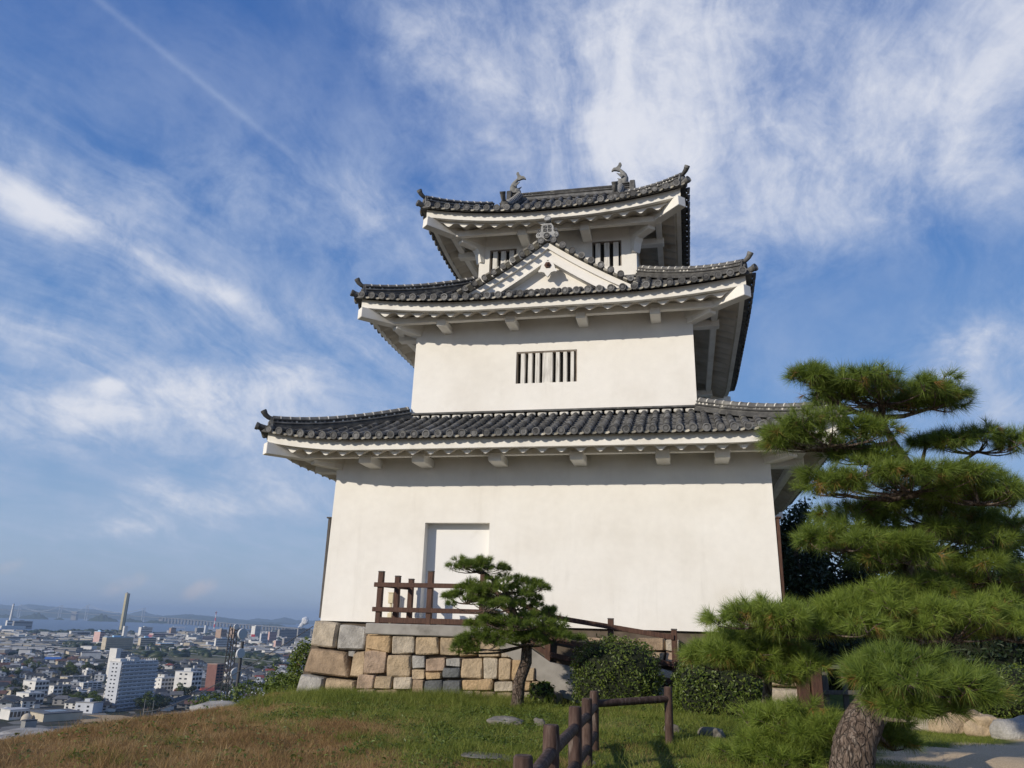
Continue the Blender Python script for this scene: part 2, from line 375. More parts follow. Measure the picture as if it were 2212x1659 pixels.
def make_roof(x0, x1, y0, y1, Dx, Dy, z0, H, c, rise, U, tg=None):
    R = dict(x0=x0, x1=x1, y0=y0, y1=y1, Dx=Dx, Dy=Dy, z0=z0, H=H, c=c, rise=rise, U=U, tg=tg)
    R['sides'] = [Side(R, (x0, y0), (1, 0), (0, 1), x1-x0, Dy, Dx), Side(R, (x1, y0), (0, 1), (-1, 0), y1-y0, Dx, Dy),
                  Side(R, (x1, y1), (-1, 0), (0, -1), x1-x0, Dy, Dx), Side(R, (x0, y1), (0, -1), (1, 0), y1-y0, Dx, Dy)]
    return R
HALF = np.linspace(-.15, math.pi+.15, 8)
def half_tiles(mb, pts, e, r=.083, mi=0, step=.3):
    """a row of half-round cover tiles along the polyline pts"""
    pts = np.asarray(pts, float); seg = np.linalg.norm(np.diff(pts, axis=0), axis=1); cum = np.concatenate([[0], np.cumsum(seg)])
    n = max(1, int(round(cum[-1]/step))); ss = np.linspace(0, cum[-1], n+1)
    Q = np.stack([np.interp(ss, cum, pts[:, i]) for i in range(3)], 1)
    for i in range(n):
        a, b = Q[i], Q[i+1]; T = b-a; T /= np.linalg.norm(T)+1e-9; nn = np.cross(e, T)
        if nn[2] < 0: nn = -nn
        ra, rb = r*(1.06+.05*RNG.random()), r*.93
        off = e*(RNG.random()-.5)*.022 + nn*(RNG.random()-.5)*.014
        ring = lambda p, rr: p + off + np.cos(HALF)[:, None]*rr*e + np.sin(HALF)[:, None]*rr*nn
        V = np.concatenate([ring(a, ra), ring(b + T*.03, rb)]); k = len(HALF)
        F = [[j, j+1, k+j+1, k+j] for j in range(k-1)] + [list(range(k))[::-1]]
        mb.add(V, F, mi)
def tile_disc(mb, c, ax, r=.096, mi=0, detail=True):
    """round end tile with a raised rim and a raised boss"""
    pr = [(r*.97, -.06), (r, 0), (r*.97, .018), (r*.76, .018), (r*.72, .006)]
    pr += [(r*.45, .006), (r*.42, .014), (r*.18, .014), (.001, .012)] if detail else [(.001, .006)]
    mb.lathe(pr, c, ax, 14, mi)
def roof_mesh(R, name_label=None, front_only_disc=False, spacing=.32, skip=None):
    mb = MB()
    for S in R['sides']:
        e3 = np.array([*S.e, 0.0]); n3 = np.array([*S.n, 0.0])
        m = int(round(S.L/spacing)); off = (S.L-m*spacing)/2
        # bed of flat tiles, stepped course by course
        nt_ = max(3, int(S.Ds/.26)); qs = np.linspace(0, S.L, m*2+1); V = []; F = []; idx = {}
        for j in range(nt_):
            t0, t1 = j/nt_, (j+1)/nt_
            for i in range(len(qs)-1):
                qa, qb = qs[i], qs[i+1]; ma, mb2 = S.tmax(qa), S.tmax(qb)
                if max(ma, mb2) <= t0: continue
                sag = -.02 if i % 2 else -.02
                b = len(V)
                V += [S.P(qa, min(t0, ma), .045), S.P(qb, min(t0, mb2), .045), S.P(qb, min(t1, mb2), .012), S.P(qa, min(t1, ma), .012),
                      S.P(qa, min(t0, ma), -.03), S.P(qb, min(t0, mb2), -.03)]
                F += [(b, b+1, b+2, b+3), (b+4, b+5, b+1, b)]
        mb.add(np.array(V), F, 0)
        # underside of the eave tiles
        V = []; F = []
        for i, q in enumerate(qs): V += [S.P(q, 0, -.03), S.P(q, min(.2/S.Ds, S.tmax(q)), -.03)]
        for i in range(len(qs)-1): F.append((2*i, 2*i+1, 2*i+3, 2*i+2))
        mb.add(np.array(V), F, 0)
        for i in range(m+1):
            q = off+i*spacing
            if q < .12 or q > S.L-.12: continue
            tm = S.tmax(q)
            p0 = S.P(q, 0) - n3*.09; p0[2] -= .0
            if tm*S.Ds > .12:
                ts = np.linspace(0, tm, max(3, int(tm*S.Ds/.25)))
                if skip: ts = [t for t in ts if not skip(S, q, t)]
                pts = [p0+np.array([0, 0, .055])] + [S.P(q, t, .055) for t in ts]
                if len(pts) > 1: half_tiles(mb, pts, e3)
            slope = S.P(q, .02)-S.P(q, 0); slope /= np.linalg.norm(slope)
            tile_disc(mb, p0+np.array([0, 0, .06]), -n3*1.0 + np.array([0, 0, -.12]), .104, 1)
            # curved lip of the flat tile hanging between two covers
            if i < m:
                q2 = q+spacing/2
                if q2 < S.L-.1:
                    k = 7; V = []
                    for a in range(k):
                        w = (a/(k-1)-.5)*(spacing-.16); dz = -.028*math.cos(w/(spacing-.16)*math.pi)
                        c = S.P(q2+w, 0) - n3*.045
                        V += [c+np.array([0, 0, .045+dz]), c+np.array([0, 0, -.012+dz]), c+n3*.06+np.array([0, 0, .05+dz])]
                    F = []
                    for a in range(k-1): F += [(3*a, 3*a+1, 3*a+4, 3*a+3), (3*a+2, 3*a, 3*a+3, 3*a+5)]
                    mb.add(np.array(V), F, 2)
    return mb
RSEC = [(-.13, -.05), (-.13, .05), (-.10, .055), (-.10, .10), (-.135, .105), (-.135, .135), (-.095, .14), (-.095, .185), (-.13, .19), (-.13, .22),
        (-.085, .225), (-.075, .27), (-.045, .305), (0, .318), (.045, .305), (.075, .27), (.085, .225), (.13, .22), (.13, .19), (.095, .185), (.095, .14), (.135, .135), (.135, .105), (.10, .10), (.10, .055), (.13, .05), (.13, -.05)]
def ridge_line(mb, P, scale=1.0, bands=True, mi=0, mband=3):
    P = np.asarray(P, float); mb.sweep(np.array(RSEC)*scale, P, mi=mi)
    seg = np.linalg.norm(np.diff(P, axis=0), axis=1); cum = np.concatenate([[0], np.cumsum(seg)])
    at = lambda s: np.array([np.interp(s, cum, P[:, i]) for i in range(3)])
    for s in np.arange(.2, cum[-1], .27):                      # collars of white mortar between the cap tiles
        a, b = at(s-.012), at(s+.022)
        sec = [(-.092, .22), (-.083, .275), (-.05, .313), (0, .328), (.05, .313), (.083, .275), (.092, .22)]
        if bands: mb.sweep(np.array(sec)*scale, [a, b], mi=mband)
    for s in np.arange(.10, cum[-1]-.06, .13):                 # little round tile ends in the side of the stack
        p = at(s); d = at(min(cum[-1], s+.05))-at(max(0, s-.05)); d /= np.linalg.norm(d); sd_ = np.cross(d, (0, 0, 1)); sd_ /= np.linalg.norm(sd_)
        for sg in (-1, 1): mb.lathe([(.030*scale, 0), (.030*scale, .012)], p+sd_*sg*.098*scale+np.array([0, 0, .163*scale]), sd_*sg, 6, mband if RNG.random() < .35 else 1)
def end_ornament(mb, c, out, scale=1.0, horn=True):
    """demon-board plate closing a ridge, with the upturned round tile above it; out points away from the ridge"""
    out = np.array(out, float); out[2] = 0; out /= np.linalg.norm(out)
    M = frame(np.cross(out, (0, 0, 1)), o=c)
    sgn = 1 if (np.array(M)[:3, 1] @ out) > 0 else -1
    poly = [(-.20, -.10), (-.22, .02), (-.15, .12), (-.13, .26), (-.07, .36), (0, .39), (.07, .36), (.13, .26), (.15, .12), (.22, .02), (.20, -.10)]
    poly = [(x*scale, z*scale) for x, z in poly]
    mb.prism(poly, -.045*scale, .045*scale, M, 0)
    p = np.array(c)+np.array([0, 0, .14*scale])+out*.045*scale
    mb.lathe([(.085*scale, 0), (.08*scale, .03*scale), (.05*scale, .05*scale), (.001, .055*scale)], p, out, 10, 1)
    if horn:
        b = np.array(c)+np.array([0, 0, .31*scale]); d = [-.10, 0, .10, .20, .27]; h = [-.01, .0, .03, .10, .21]
        pts = [b+out*dd*scale+np.array([0, 0, hh*scale]) for dd, hh in zip(d, h)]
        mb.tube(pts, np.array([.07, .07, .075, .085, .098])*scale, 10, 0)
        ax = pts[-1]-pts[-2]; ax /= np.linalg.norm(ax); tile_disc(mb, pts[-1]+ax*.01, ax, .10*scale, 1)
TM = [TILE, TILEDISC, TILEPALE, MORTAR]
def hip_parts(R, parent):
    for k, S in enumerate(R['sides']):
        tm = R['tg'] if R.get('tg') else 1.0
        ts = np.linspace(.0, tm, 14); P = [S.P(t*S.Do, t, .10) for t in ts]
        out = P[0]-P[3]; out[2] = 0; out /= np.linalg.norm(out)
        mb = MB(); ridge_line(mb, P[1:], 1.05); end_ornament(mb, P[1]-np.array([0, 0, .02])+out*.05, out, .85)
        c = P[0]-out*.04-np.array([0, 0, .04])
        mb.tube([c-out*.35-np.array([0, 0, .02]), c-out*.1, c+out*.12+np.array([0, 0, .04])], [.085, .085, .092], 10, 0); ax = out+np.array([0, 0, .25]); ax /= np.linalg.norm(ax)
        tile_disc(mb, c+out*.12+np.array([0, 0, .04])+ax*.02, ax, .105, 1)
        mb.build("hip_ridge", TM, parent, 40)
def eaves(R, parent, wall, fb, ft, beam_v, brackets, zwall, tr=.5):
    """white eave board, scalloped plaster soffit, beam, brackets and corner rafters under roof R; wall = x0,x1,y0,y1"""
    wx0, wx1, wy0, wy1 = wall
    lift = lambda S, q: R['rise']*max(0.0, 1-max(0, S.u(q))/R['U'])**2
    bd = MB()
    for S in R['sides']:
        n3 = np.array([*S.n, 0.0]); qs = np.linspace(0, S.L, 61); V = []
        for q in qs:
            a = min(1.0, max(0.0, 1.0)); v0, v1 = .17, .30
            q0, q1 = max(v0, min(S.L-v0, q)), max(v1, min(S.L-v1, q)); l = lift(S, q)
            for qq, v, z in ((q0, v0, ft), (q0, v0, fb), (q1, v1, fb), (q1, v1, ft)):
                xy = S.C+S.e*qq+S.n*v; V.append((xy[0], xy[1], z+l))
        F = []
        for i in range(60):
            for j in range(4): F.append((4*i+j, 4*i+(j+1) % 4, 4*i+4+(j+1) % 4, 4*i+4+j))
        bd.add(np.array(V), F)
    bd.build("eave_board", PLASTER2, parent, 40)
    for S in R['sides']:                                          # soffit in plaster waves
        Lw = (wx0-R['x0'] if abs(S.n[0]) > .5 and S.n[0] > 0 else R['x1']-wx1 if abs(S.n[0]) > .5 else wy0-R['y0'])
        Lo = (wy0-R['y0'] if abs(S.n[0]) > .5 else (wx0-R['x0']))
        per = .50; nw = int(round((S.L-.7)/per)); per = (S.L-.7)/nw
        qs = np.linspace(.36, S.L-.36, nw*12+1); vs = [.364, .60, .8, 1.1, 1.35, Lw+.06]; vs = [v for v in vs if v < Lw]+[Lw+.06]
        V = []; F = []; k = len(vs)+2
        for q in qs:
            ph = math.cos((q-.35)/per*2*math.pi); w = -.125*max(0.0, .5+.5*ph)**1.5
            d = min(q, S.L-q); lf = lift(S, q)
            for j, v in enumerate([.295, .36]+vs):
                vv = min(v, max(.36, d*Lw/Lo)) if j > 1 else v; f = max(0, 1-vv/Lw)
                z = fb + .006 + .34*(vv-.36)/1.2 + w*(1-.5*min(1, (vv-.36)/.6)) + lf*f
                if j < 2: z = fb+.004+lf*(1-.3*(v > .3)*.2)
                xy = S.C+S.e*q+S.n*vv; V.append((xy[0], xy[1], z))
        for i in range(len(qs)-1):
            for j in range(k-1): F.append((i*k+j, i*k+j+1, (i+1)*k+j+1, (i+1)*k+j))
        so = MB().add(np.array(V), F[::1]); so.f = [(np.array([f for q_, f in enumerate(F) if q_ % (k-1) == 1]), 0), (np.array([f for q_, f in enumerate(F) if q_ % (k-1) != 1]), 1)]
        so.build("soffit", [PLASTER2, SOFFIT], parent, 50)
    bz = beam_v[1]; bv = beam_v[0]
    for S, (a, b) in zip(R['sides'], ((wx0, wx1), (wy0, wy1), (wx0, wx1), (wy0, wy1))):
        n3 = np.array([*S.n, 0.0]); e3 = np.array([*S.e, 0.0]); half = (b-a)/2; mid = S.L/2 if abs(S.n[0]) > .5 else None
        c0 = np.array([(wx0+wx1)/2, (wy0+wy1)/2, 0])-n3*((wy1-wy0)/2 if abs(S.n[1]) > .5 else (wx1-wx0)/2)
        M = np.eye(4); M[:3, 0], M[:3, 1], M[:3, 3] = e3, n3, c0
        Ln = half+bv-.05
        MB().cbox((-Ln, -bv-.09, bz), (Ln, -bv+.09, bz+.2), .012, 0, M).build("eave_beam", PLASTER2, parent)
        br = brackets if abs(S.n[1]) > .5 else [-half+.55, half-.55]
        for x in br:
            bw = .18 if R is R1 else .145; MB().cbox((x-bw, -bv-.14, bz-(.17 if R is R1 else .14)), (x+bw, .06, bz+.07), .02, 0, M).build("bracket", PLASTER2, parent)
    for sx in (0, 1):                                              # corner rafters
        for sy in (0, 1):
            cx, cy = (R['x0'], R['x1'])[sx], (R['y0'], R['y1'])[sy]; kx, ky = (wx0, wx1)[sx], (wy0, wy1)[sy]
            dv = np.array([kx-cx, ky-cy, 0.0]); Ld = np.linalg.norm(dv); dv /= Ld
            a = np.array([cx, cy, fb-.17+R['rise']*.85])+dv*.20; b = np.array([kx, ky, fb-.10+.16])+dv*.3
            up = np.array([0, 0, 1.0]); M = frame(b-a, o=a); ln = np.linalg.norm(b-a)
            MB().cbox((0, -tr*.3, -.16), (ln, tr*.3, .16), .012, 0, M).build("corner_rafter", PLASTER2, parent)
            # short slanted bracket under the corner
            a2 = np.array([kx, ky, 0])-dv*.75+np.array([0, 0, bz-.02]); b2 = np.array([kx, ky, bz-.10])+dv*.1; M = frame(b2-a2, o=a2); l2 = np.linalg.norm(b2-a2)
            MB().cbox((0, -.14, -.09), (l2, .14, .12), .02, 0, M).build("bracket", PLASTER2, parent)

def wall_box(a0, y0, z0, a1, y1, z1, holes=(), depth=.3):
    """four battered plaster walls; the front one is cut by holes (x0, x1, z0, z1) with reveals"""
    mb = MB(); yb0, yb1 = 2*YC-y0, 2*YC-y1
    lerp = lambda z: (z-z0)/(z1-z0)
    def X(x, z): t = lerp(z); a = a0+(a1-a0)*t; return x if abs(x) < a0-1e-6 else math.copysign(a, x)
    Yf = lambda z: y0+(y1-y0)*lerp(z)
    xs = sorted({-a0, a0} | {h[0] for h in holes} | {h[1] for h in holes}); zs = sorted({z0, z1} | {h[2] for h in holes} | {h[3] for h in holes})
    for i in range(len(xs)-1):
        for j in range(len(zs)-1):
            cx, cz = (xs[i]+xs[i+1])/2, (zs[j]+zs[j+1])/2
            if any(h[0] < cx < h[1] and h[2] < cz < h[3] for h in holes): continue
            q = [(xs[i], zs[j]), (xs[i+1], zs[j]), (xs[i+1], zs[j+1]), (xs[i], zs[j+1])]
            mb.add([(X(x, z), Yf(z), z) for x, z in q], [(0, 1, 2, 3)])
    for h in holes:
        f = [(h[0], Yf(h[2]), h[2]), (h[1], Yf(h[2]), h[2]), (h[1], Yf(h[3]), h[3]), (h[0], Yf(h[3]), h[3])]
        g = [(h[0], depth+Yf(h[2]), h[2]), (h[1], depth+Yf(h[2]), h[2]), (h[1], depth+Yf(h[3]), h[3]), (h[0], depth+Yf(h[3]), h[3])]
        mb.add(f+g, [(0, 1, 5, 4), (1, 2, 6, 5), (2, 3, 7, 6), (3, 0, 4, 7)])
    for q in ([(a0, y0, z0), (a0, yb0, z0), (a1, yb1, z1), (a1, y1, z1)], [(-a0, yb0, z0), (-a0, y0, z0), (-a1, y1, z1), (-a1, yb1, z1)],
              [(a0, yb0, z0), (-a0, yb0, z0), (-a1, yb1, z1), (a1, yb1, z1)], [(-a1, y1, z1), (a1, y1, z1), (a1, yb1, z1), (-a1, yb1, z1)]):
        mb.add(q, [(0, 1, 2, 3)])
    return mb
DOOR = (-3.17, -1.37, .02, 2.60)
W2H = (-.99, .82, 6.79, 7.78)
W3H = ((-2.20, -1.30, 10.83, 11.74), (1.15, 2.08, 10.87, 11.77))
wall_box(5.95, 0, -.02, 5.885, .06, 5.05, [DOOR], .34).build("lower_storey_wall", PLASTER, TOWER)
wall_box(4.176, 1.05, 5.9, 4.14, 1.085, 9.4, [W2H], .22).build("middle_storey_wall", PLASTER, TOWER)
wall_box(2.56, 2.09, 10.0, 2.535, 2.115, 12.75, W3H, .2).build("upper_storey_wall", PLASTER, TOWER)
# door: pale panel deep in its reveal
DOORM = mat("pale_door_paint", [(.76, .75, .72), (.80, .79, .76)], 1.2, 5, .75, stain=((.55, .53, .49), 1.6, .6, .9))
d = MB().cbox((DOOR[0]-.02, .335, -.0), (DOOR[1]+.02, .40, DOOR[3]+.02), .01); d.build("door", DOORM, TOWER)
THRESH = MB().cbox((DOOR[0]-.05, -.06, -.05), (DOOR[1]+.05, .36, .05), .02); THRESH.build("door_sill", CONC, TOWER)
# barred windows
def window(h, y, bars, parent):
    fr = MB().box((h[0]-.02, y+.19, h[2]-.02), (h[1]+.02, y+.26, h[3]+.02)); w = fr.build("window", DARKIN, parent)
    f2 = MB()
    t = .045
    f2.cbox((h[0], y+.03, h[3]-t), (h[1], y+.17, h[3]), .006); f2.cbox((h[0], y+.03, h[2]), (h[0]+t*.8, y+.17, h[3]-t-.002), .006)
    f2.cbox((h[1]-t*.8, y+.03, h[2]), (h[1], y+.17, h[3]-t-.002), .006)
    f2.build("window_frame", FRAMEM, w)
    for a, b in bars: MB().cbox((a, y+.035, h[2]-.01), (b, y+.19, h[3]-t), .008).build("window_bar", BARM, w)
FRAMEM = mat("aged_frame_wood", [(.16, .13, .10), (.30, .26, .22)], 4, 5, .85, stretch=(3, 3, .5))
BARM = mat("whitewashed_bars", [(.44, .42, .38), (.70, .68, .63), (.78, .76, .71)], 3, 6, .9, stretch=(5, 5, .6))
w2 = W2H[1]-W2H[0]
window(W2H, 1.06, [(W2H[0]+w2*a, W2H[0]+w2*b) for a, b in ((.075, .145), (.195, .265), (.315, .385), (.435, .60), (.655, .715), (.775, .835), (.895, .950))], TOWER)
for h in W3H:
    w = h[1]-h[0]; window(h, 2.10, [(h[0]+w*a, h[0]+w*b) for a, b in ((.11, .28), (.41, .59), (.72, .90))], TOWER)
# board cladding on the flanks, seen edge-on at both corners
for sx in (-1, 1):
    mb = MB()
    for i in range(26):
        y0 = .04+i*.4
        mb.cbox((sx*5.985-.04, y0, .05), (sx*5.985+.04, y0+.392, 2.72), .01)
    mb.cbox((sx*6.0-.065, .01, 2.72), (sx*6.0+.065, 10.4, 2.76), .01); mb.build("board_cladding", GREYWOOD if sx < 0 else WOOD, TOWER)
# the three roofs
R1 = make_roof(-7.51, 7.51, -1.60, 2*YC+1.60, 3.33, 2.66, 4.60, 1.15, .16, .30, .85)
R2 = make_roof(-5.66, 5.74, -.38, 2*YC+.38, 3.15, 2.47, 8.93, 1.45, .18, .31, 1.25)
R3 = make_roof(-4.12, 4.12, .50, 2*YC-.50, 4.70, 4.70, 12.20, 3.05, .34, .42, .80, tg=.41)
def gskip(S, q, t): return False
roofs = []
for R, nm in ((R1, "lower_roof"), (R2, "middle_roof"), (R3, "top_roof")):
    o = roof_mesh(R).build(nm, TM, TOWER, 35); roofs.append(o); hip_parts(R, o)
eaves(R1, roofs[0], (-5.89, 5.89, .06, 2*YC-.06), 4.33, 4.60, (.74, 4.27), [-4.72, -3.2, -1.09, 1.07, 3.24, 4.7], 4.3)
eaves(R2, roofs[1], (-4.15, 4.15, 1.08, 2*YC-1.08), 8.67, 8.93, (.62, 8.60), [-3.15, -1.06, 1.02, 3.12], 8.6)
eaves(R3, roofs[2], (-2.54, 2.54, 2.11, 2*YC-2.11), 11.95, 12.20, (.72, 11.90), [-.97, 1.01], 11.6)
# flashing of mortar where the roofs meet the walls above
for R, (a, y, z), o in ((R1, (4.176, 1.05, 5.80), roofs[0]), (R2, (2.56, 2.09, 10.34), roofs[1])):
    mb = MB()
    for i in range(int(2*a/.32)):
        x = -a+.16+i*.32
        mb.cbox((x-.13, y-.05, z-.02), (x+.13, y+.03, z+.10), .03, 3)
    mb.cbox((-a-.1, y-.10, z+.10), (a+.1, y+.02, z+.16), .01, 0)
    for s in (-1, 1): mb.cbox((s*a-.06, y, z+.08), (s*a+.06, 2*YC-y, z+.16), .01, 0)
    mb.build("ridge_flashing", TM, o, 40)
# flared plaster braces at the corners of the top storey
for sx in (-1, 1):
    for sy in (0, 1):
        y = 2.11 if sy == 0 else 2*YC-2.11; out = np.array([sx*.707, -.707 if sy == 0 else .707, 0]); c = np.array([sx*2.54, y, 0])-out*.1
        M = frame(out, o=c); MB().prism([(0, 11.3), (.12, 11.3), (.20, 11.6), (.40, 11.9), (.85, 12.12), (.85, 12.3), (0, 12.3)], -.14, .14, M).build("corner_brace", PLASTER2, roofs[2])
# main ridge, fish ornaments, descending ridges and end gables of the top roof
zr = R3['z0']+R3['H']
mb = MB(); sec = np.array(RSEC)*np.array([1.25, 1.05])+np.array([0, .05])
mb.sweep(sec, [(-2.32, YC, zr), (2.28, YC, zr)]); mb2 = MB()
ridge_line(mb, [(-2.3, YC, zr+.03), (0, YC, zr+.01), (2.26, YC, zr+.03)], 1.12)
for s in (-1, 1): mb.cbox((s*2.30-.10, YC-.24, zr-.15), (s*2.30+.10, YC+.24, zr+.42), .03)
mb.build("main_ridge", TM, roofs[2], 40)
for s in (-1, 1):
    for fy in (-1, 1):
        P = [(s*1.88, YC+fy*v, R3['z0']+R3['H']*(lambda t: t*(1-R3['c'])+R3['c']*t*t)(1-v/4.7)+.08) for v in np.linspace(.15, 2.65, 9)]
        P = np.array(P); P[-2:, 2] += (.03, .08)
        m = MB(); ridge_line(m, P[::-1], 1.15, bands=True); end_ornament(m, P[-1]-np.array([0, 0, .02]), (0, fy, 0), 1.05); m.build("descending_ridge", TM, roofs[2], 40)
    g = MB()                                                      # gable wall and barge board
    x = s*2.02; pts = [(YC+fy*v, R3['z0']+R3['H']*(lambda t: t*(1-R3['c'])+R3['c']*t*t)(1-v/4.7)) for fy, v in ((-1, 2.8), (-1, 1.4), (-1, 0.05), (1, 1.4), (1, 2.8))]
    M = frame((0, s, 0), o=(x, 0, 0)); poly = [(p[0]*s, p[1]-.06) for p in pts]
    g.prism(poly if s > 0 else poly[::-1], -.05, .05, M); g.build("end_gable", PLASTER2, roofs[2])
FISHM = mat("fish_tile", [(.11, .11, .105), (.19, .19, .18), (.29, .285, .265)], 4, 6, .7, .4, 40, bdist=.01)
def fish(x, s):
    """tail-up fish tile: head on the ridge facing inward, forked tail curling to the middle"""
    b = np.array([x, YC, zr+.44]); m = MB()
    body = [(s*.02, -.06, .17), (s*.06, .10, .185), (s*.08, .27, .165), (s*.05, .44, .13), (-s*.02, .58, .095), (-s*.09, .68, .07), (-s*.15, .76, .055)]
    P = np.array([b+np.array([p[0], 0, p[1]])*.78 for p in body]); m.tube(P, [p[2]*.85 for p in body], 12)
    tip = P[-1]
    f = lambda pts, w: m.prism([(px_*.8, pz_*.8) for px_, pz_ in pts], -w, w, frame((1, 0, 0), o=tip))
    f([(0.06*s, -.10), (.04*s, .10), (.10*s, .24), (.06*s, .34), (-.02*s, .33), (-.06*s, .20), (-.16*s, .10), (-.27*s, .09), (-.36*s, -.02), (-.37*s, -.08), (-.26*s, -.04), (-.14*s, -.06), (-.05*s, -.10)][::(1 if s > 0 else -1)], .045)
    f([(.14*s, -.52), (.25*s, -.44), (.17*s, -.30), (.20*s, -.22), (.10*s, -.12), (.05*s, -.30)][::(1 if s > 0 else -1)], .02)     # back fin
    m.prism([(-.05*s, .14), (-.22*s, .34), (-.10*s, .30), (.06*s, .22)][::(-1 if s > 0 else 1)], -.20, -.165, frame((1, 0, 0), o=b))   # side fin
    m.prism([(-.05*s, .14), (-.22*s, .34), (-.10*s, .30), (.06*s, .22)][::(-1 if s > 0 else 1)], .165, .20, frame((1, 0, 0), o=b))
    m.lathe([(.15, 0), (.17, .06), (.13, .14), (.07, .2)], b+np.array([-s*.02, 0, .02]), (-s, 0, -.15), 10)                             # head
    m.cbox((x-.24, YC-.17, zr+.34), (x+.24, YC+.17, zr+.40), .02)
    m.build("fish_ornament", FISHM, TOWER, 45)
fish(-2.12, -1); fish(1.95, 1)
# ---- triangular gable on the front of the middle roof
GX, GY = .07, .30
def slope_pt(s, t): return np.array([GX+s*t*2.42, 0, 10.86-1.52*t+.10*4*t*(t-1)*.6])          # along the verge, t 0..1
GAB = MB(); GAB.prism([(GX-2.1, 9.2), (GX+2.1, 9.2), (GX, 10.75)], GY+.16, GY+.4); gab = GAB.build("front_gable", PLASTER, TOWER)
for s in (-1, 1):
    m = MB()
    for (dz0, dz1, yy0, yy1) in ((-.02, -.20, GY-.16, GY+.2), (-.205, -.46, GY-.08, GY+.2), (-.465, -.53, GY-.12, GY+.2)):
        V = []
        for t in np.linspace(0, 1, 13):
            p = slope_pt(s, t)
            for dz, yy in ((dz0, yy0), (dz1, yy0), (dz1, yy1), (dz0, yy1)): V.append((p[0], yy, p[2]+dz*1.08))
        F = [(4*i+j, 4*i+(j+1) % 4, 4*i+4+(j+1) % 4, 4*i+4+j) for i in range(12) for j in range(4)]
        m.add(np.array(V), F)
    m.build("barge_board", PLASTER, gab, 30)
    m = MB()                                                      # tiles of the gable's own roof: verge discs to the front, rows down the slope
    V = []; F = []; T13 = np.linspace(-.02, 1.03, 12)
    for t in T13:
        p = slope_pt(s, t)
        for yy in (GY-.20, 2.2): V.append((p[0], yy, p[2]+.06)); V.append((p[0], yy, p[2]-.0))
    for i in range(11): b = 4*i; F += [(b, b+4, b+6, b+2), (b+1, b+3, b+7, b+5), (b, b+1, b+5, b+4)]
    m.add(np.array(V), F, 0)
    for k in range(9):
        t = .075+k*.115; p = slope_pt(s, t); c = np.array([p[0], GY-.30, p[2]+.115])
        m.tube([c+np.array([0, .02, 0]), c+np.array([0, .55, .03])], .085, 10, 0); tile_disc(m, c, (0, -1, -.05), .10, 1)
        q = slope_pt(s, t+.058); d = slope_pt(s, t+.09)-slope_pt(s, t+.025); ang = frame(d, o=(q[0], GY-.24, q[2]+.05))
        m.cbox((-.075, -.06, -.045), (.075, .3, .02), .012, 2, ang)
    for yy in np.arange(GY+.45, 2.1, .32):
        half_tiles(m, [slope_pt(s, t)+np.array([0, yy, .09]) for t in np.linspace(.03, .98, 9)], np.array([0, 1.0, 0]))
    m.build("gable_tiles", TM, gab, 40)
m = MB(); ridge_line(m, [(GX, GY-.05, 10.93), (GX, 1.2, 10.95), (GX, 2.15, 10.97)], .9)
m.build("gable_ridge", TM, gab, 40)
CREST = mat("pale_crest_tile", [(.20, .20, .195), (.30, .30, .29), (.42, .42, .41)], 5, 5, .75, island=.12)
m = MB(); M = np.eye(4); M[:3, 3] = (GX-.01, GY-.22, 10.98)          # crest board: rounded plate, four-square crest, cloud scrolls, round tile on top
m.prism([(-.24, -.05), (-.25, .10), (-.19, .18), (-.185, .33), (-.12, .43), (.12, .43), (.185, .33), (.19, .18), (.25, .10), (.24, -.05), (.1, -.13), (-.1, -.13)], -.05, .06, M, 0)
for sx in (-1, 1):
    for sz in (0, 1):
        cx, cz = sx*.068, .20+sz*.115
        for a, b in (((-.05, -.042), (.05, -.026)), ((-.05, .026), (.05, .042)), ((-.05, -.026), (-.034, .026)), ((.034, -.026), (.05, .026)), ((-.012, -.008), (.012, .008))):
            m.cbox((cx+a[0], -.075, cz+a[1]), (cx+b[0], -.045, cz+b[1]), .004, 1, M)
    for (dx, dz, r) in ((.245, .06, .095), (.235, .20, .07)):
        c = np.array([GX-.01+sx*dx, GY-.25, 10.98+dz]); m.lathe([(r, .06), (r, 0), (r*.7, -.015), (r*.62, .0), (r*.34, .0), (r*.3, -.02), (.001, -.02)], c, (0, 1, 0), 12, 0 if r > .08 else 1)
tile_disc(m, np.array([GX-.01, GY-.33, 10.98]), (0, -1, 0), .10, 1)
m.tube([(GX, GY+.25, 11.42), (GX, GY-.02, 11.45), (GX, GY-.28, 11.55)], [.085, .09, .098], 10, 1); tile_disc(m, np.array([GX, GY-.30, 11.56]), (0, -1, .3), .105, 0)
m.build("crest_board", [CREST, TILEDISC], gab, 40)
m = MB(); M = np.eye(4); M[:3, 3] = (GX+.01, GY-.17, 9.99)          # hanging pendant with its wooden boss
pen = [(-.10, .24), (-.20, .12), (-.24, -.02), (-.30, -.08), (-.29, -.13), (-.20, -.12), (-.11, -.15), (-.05, -.24), (0, -.30), (.05, -.24), (.11, -.15), (.20, -.12), (.29, -.13), (.30, -.08), (.24, -.02), (.20, .12), (.10, .24)]
m.prism([(x*.92, z*.92) for x, z in pen][::-1], -.03, .05, M); p = m.build("gable_pendant", PLASTER, gab)
m = MB(); m.lathe([(.10, .05), (.105, 0), (.095, -.03), (.05, -.045), (.03, -.09), (.001, -.10)], (GX+.01, GY-.21, 10.08), (0, 1, 0), 6); m.build("boss", WOOD, p, 20)
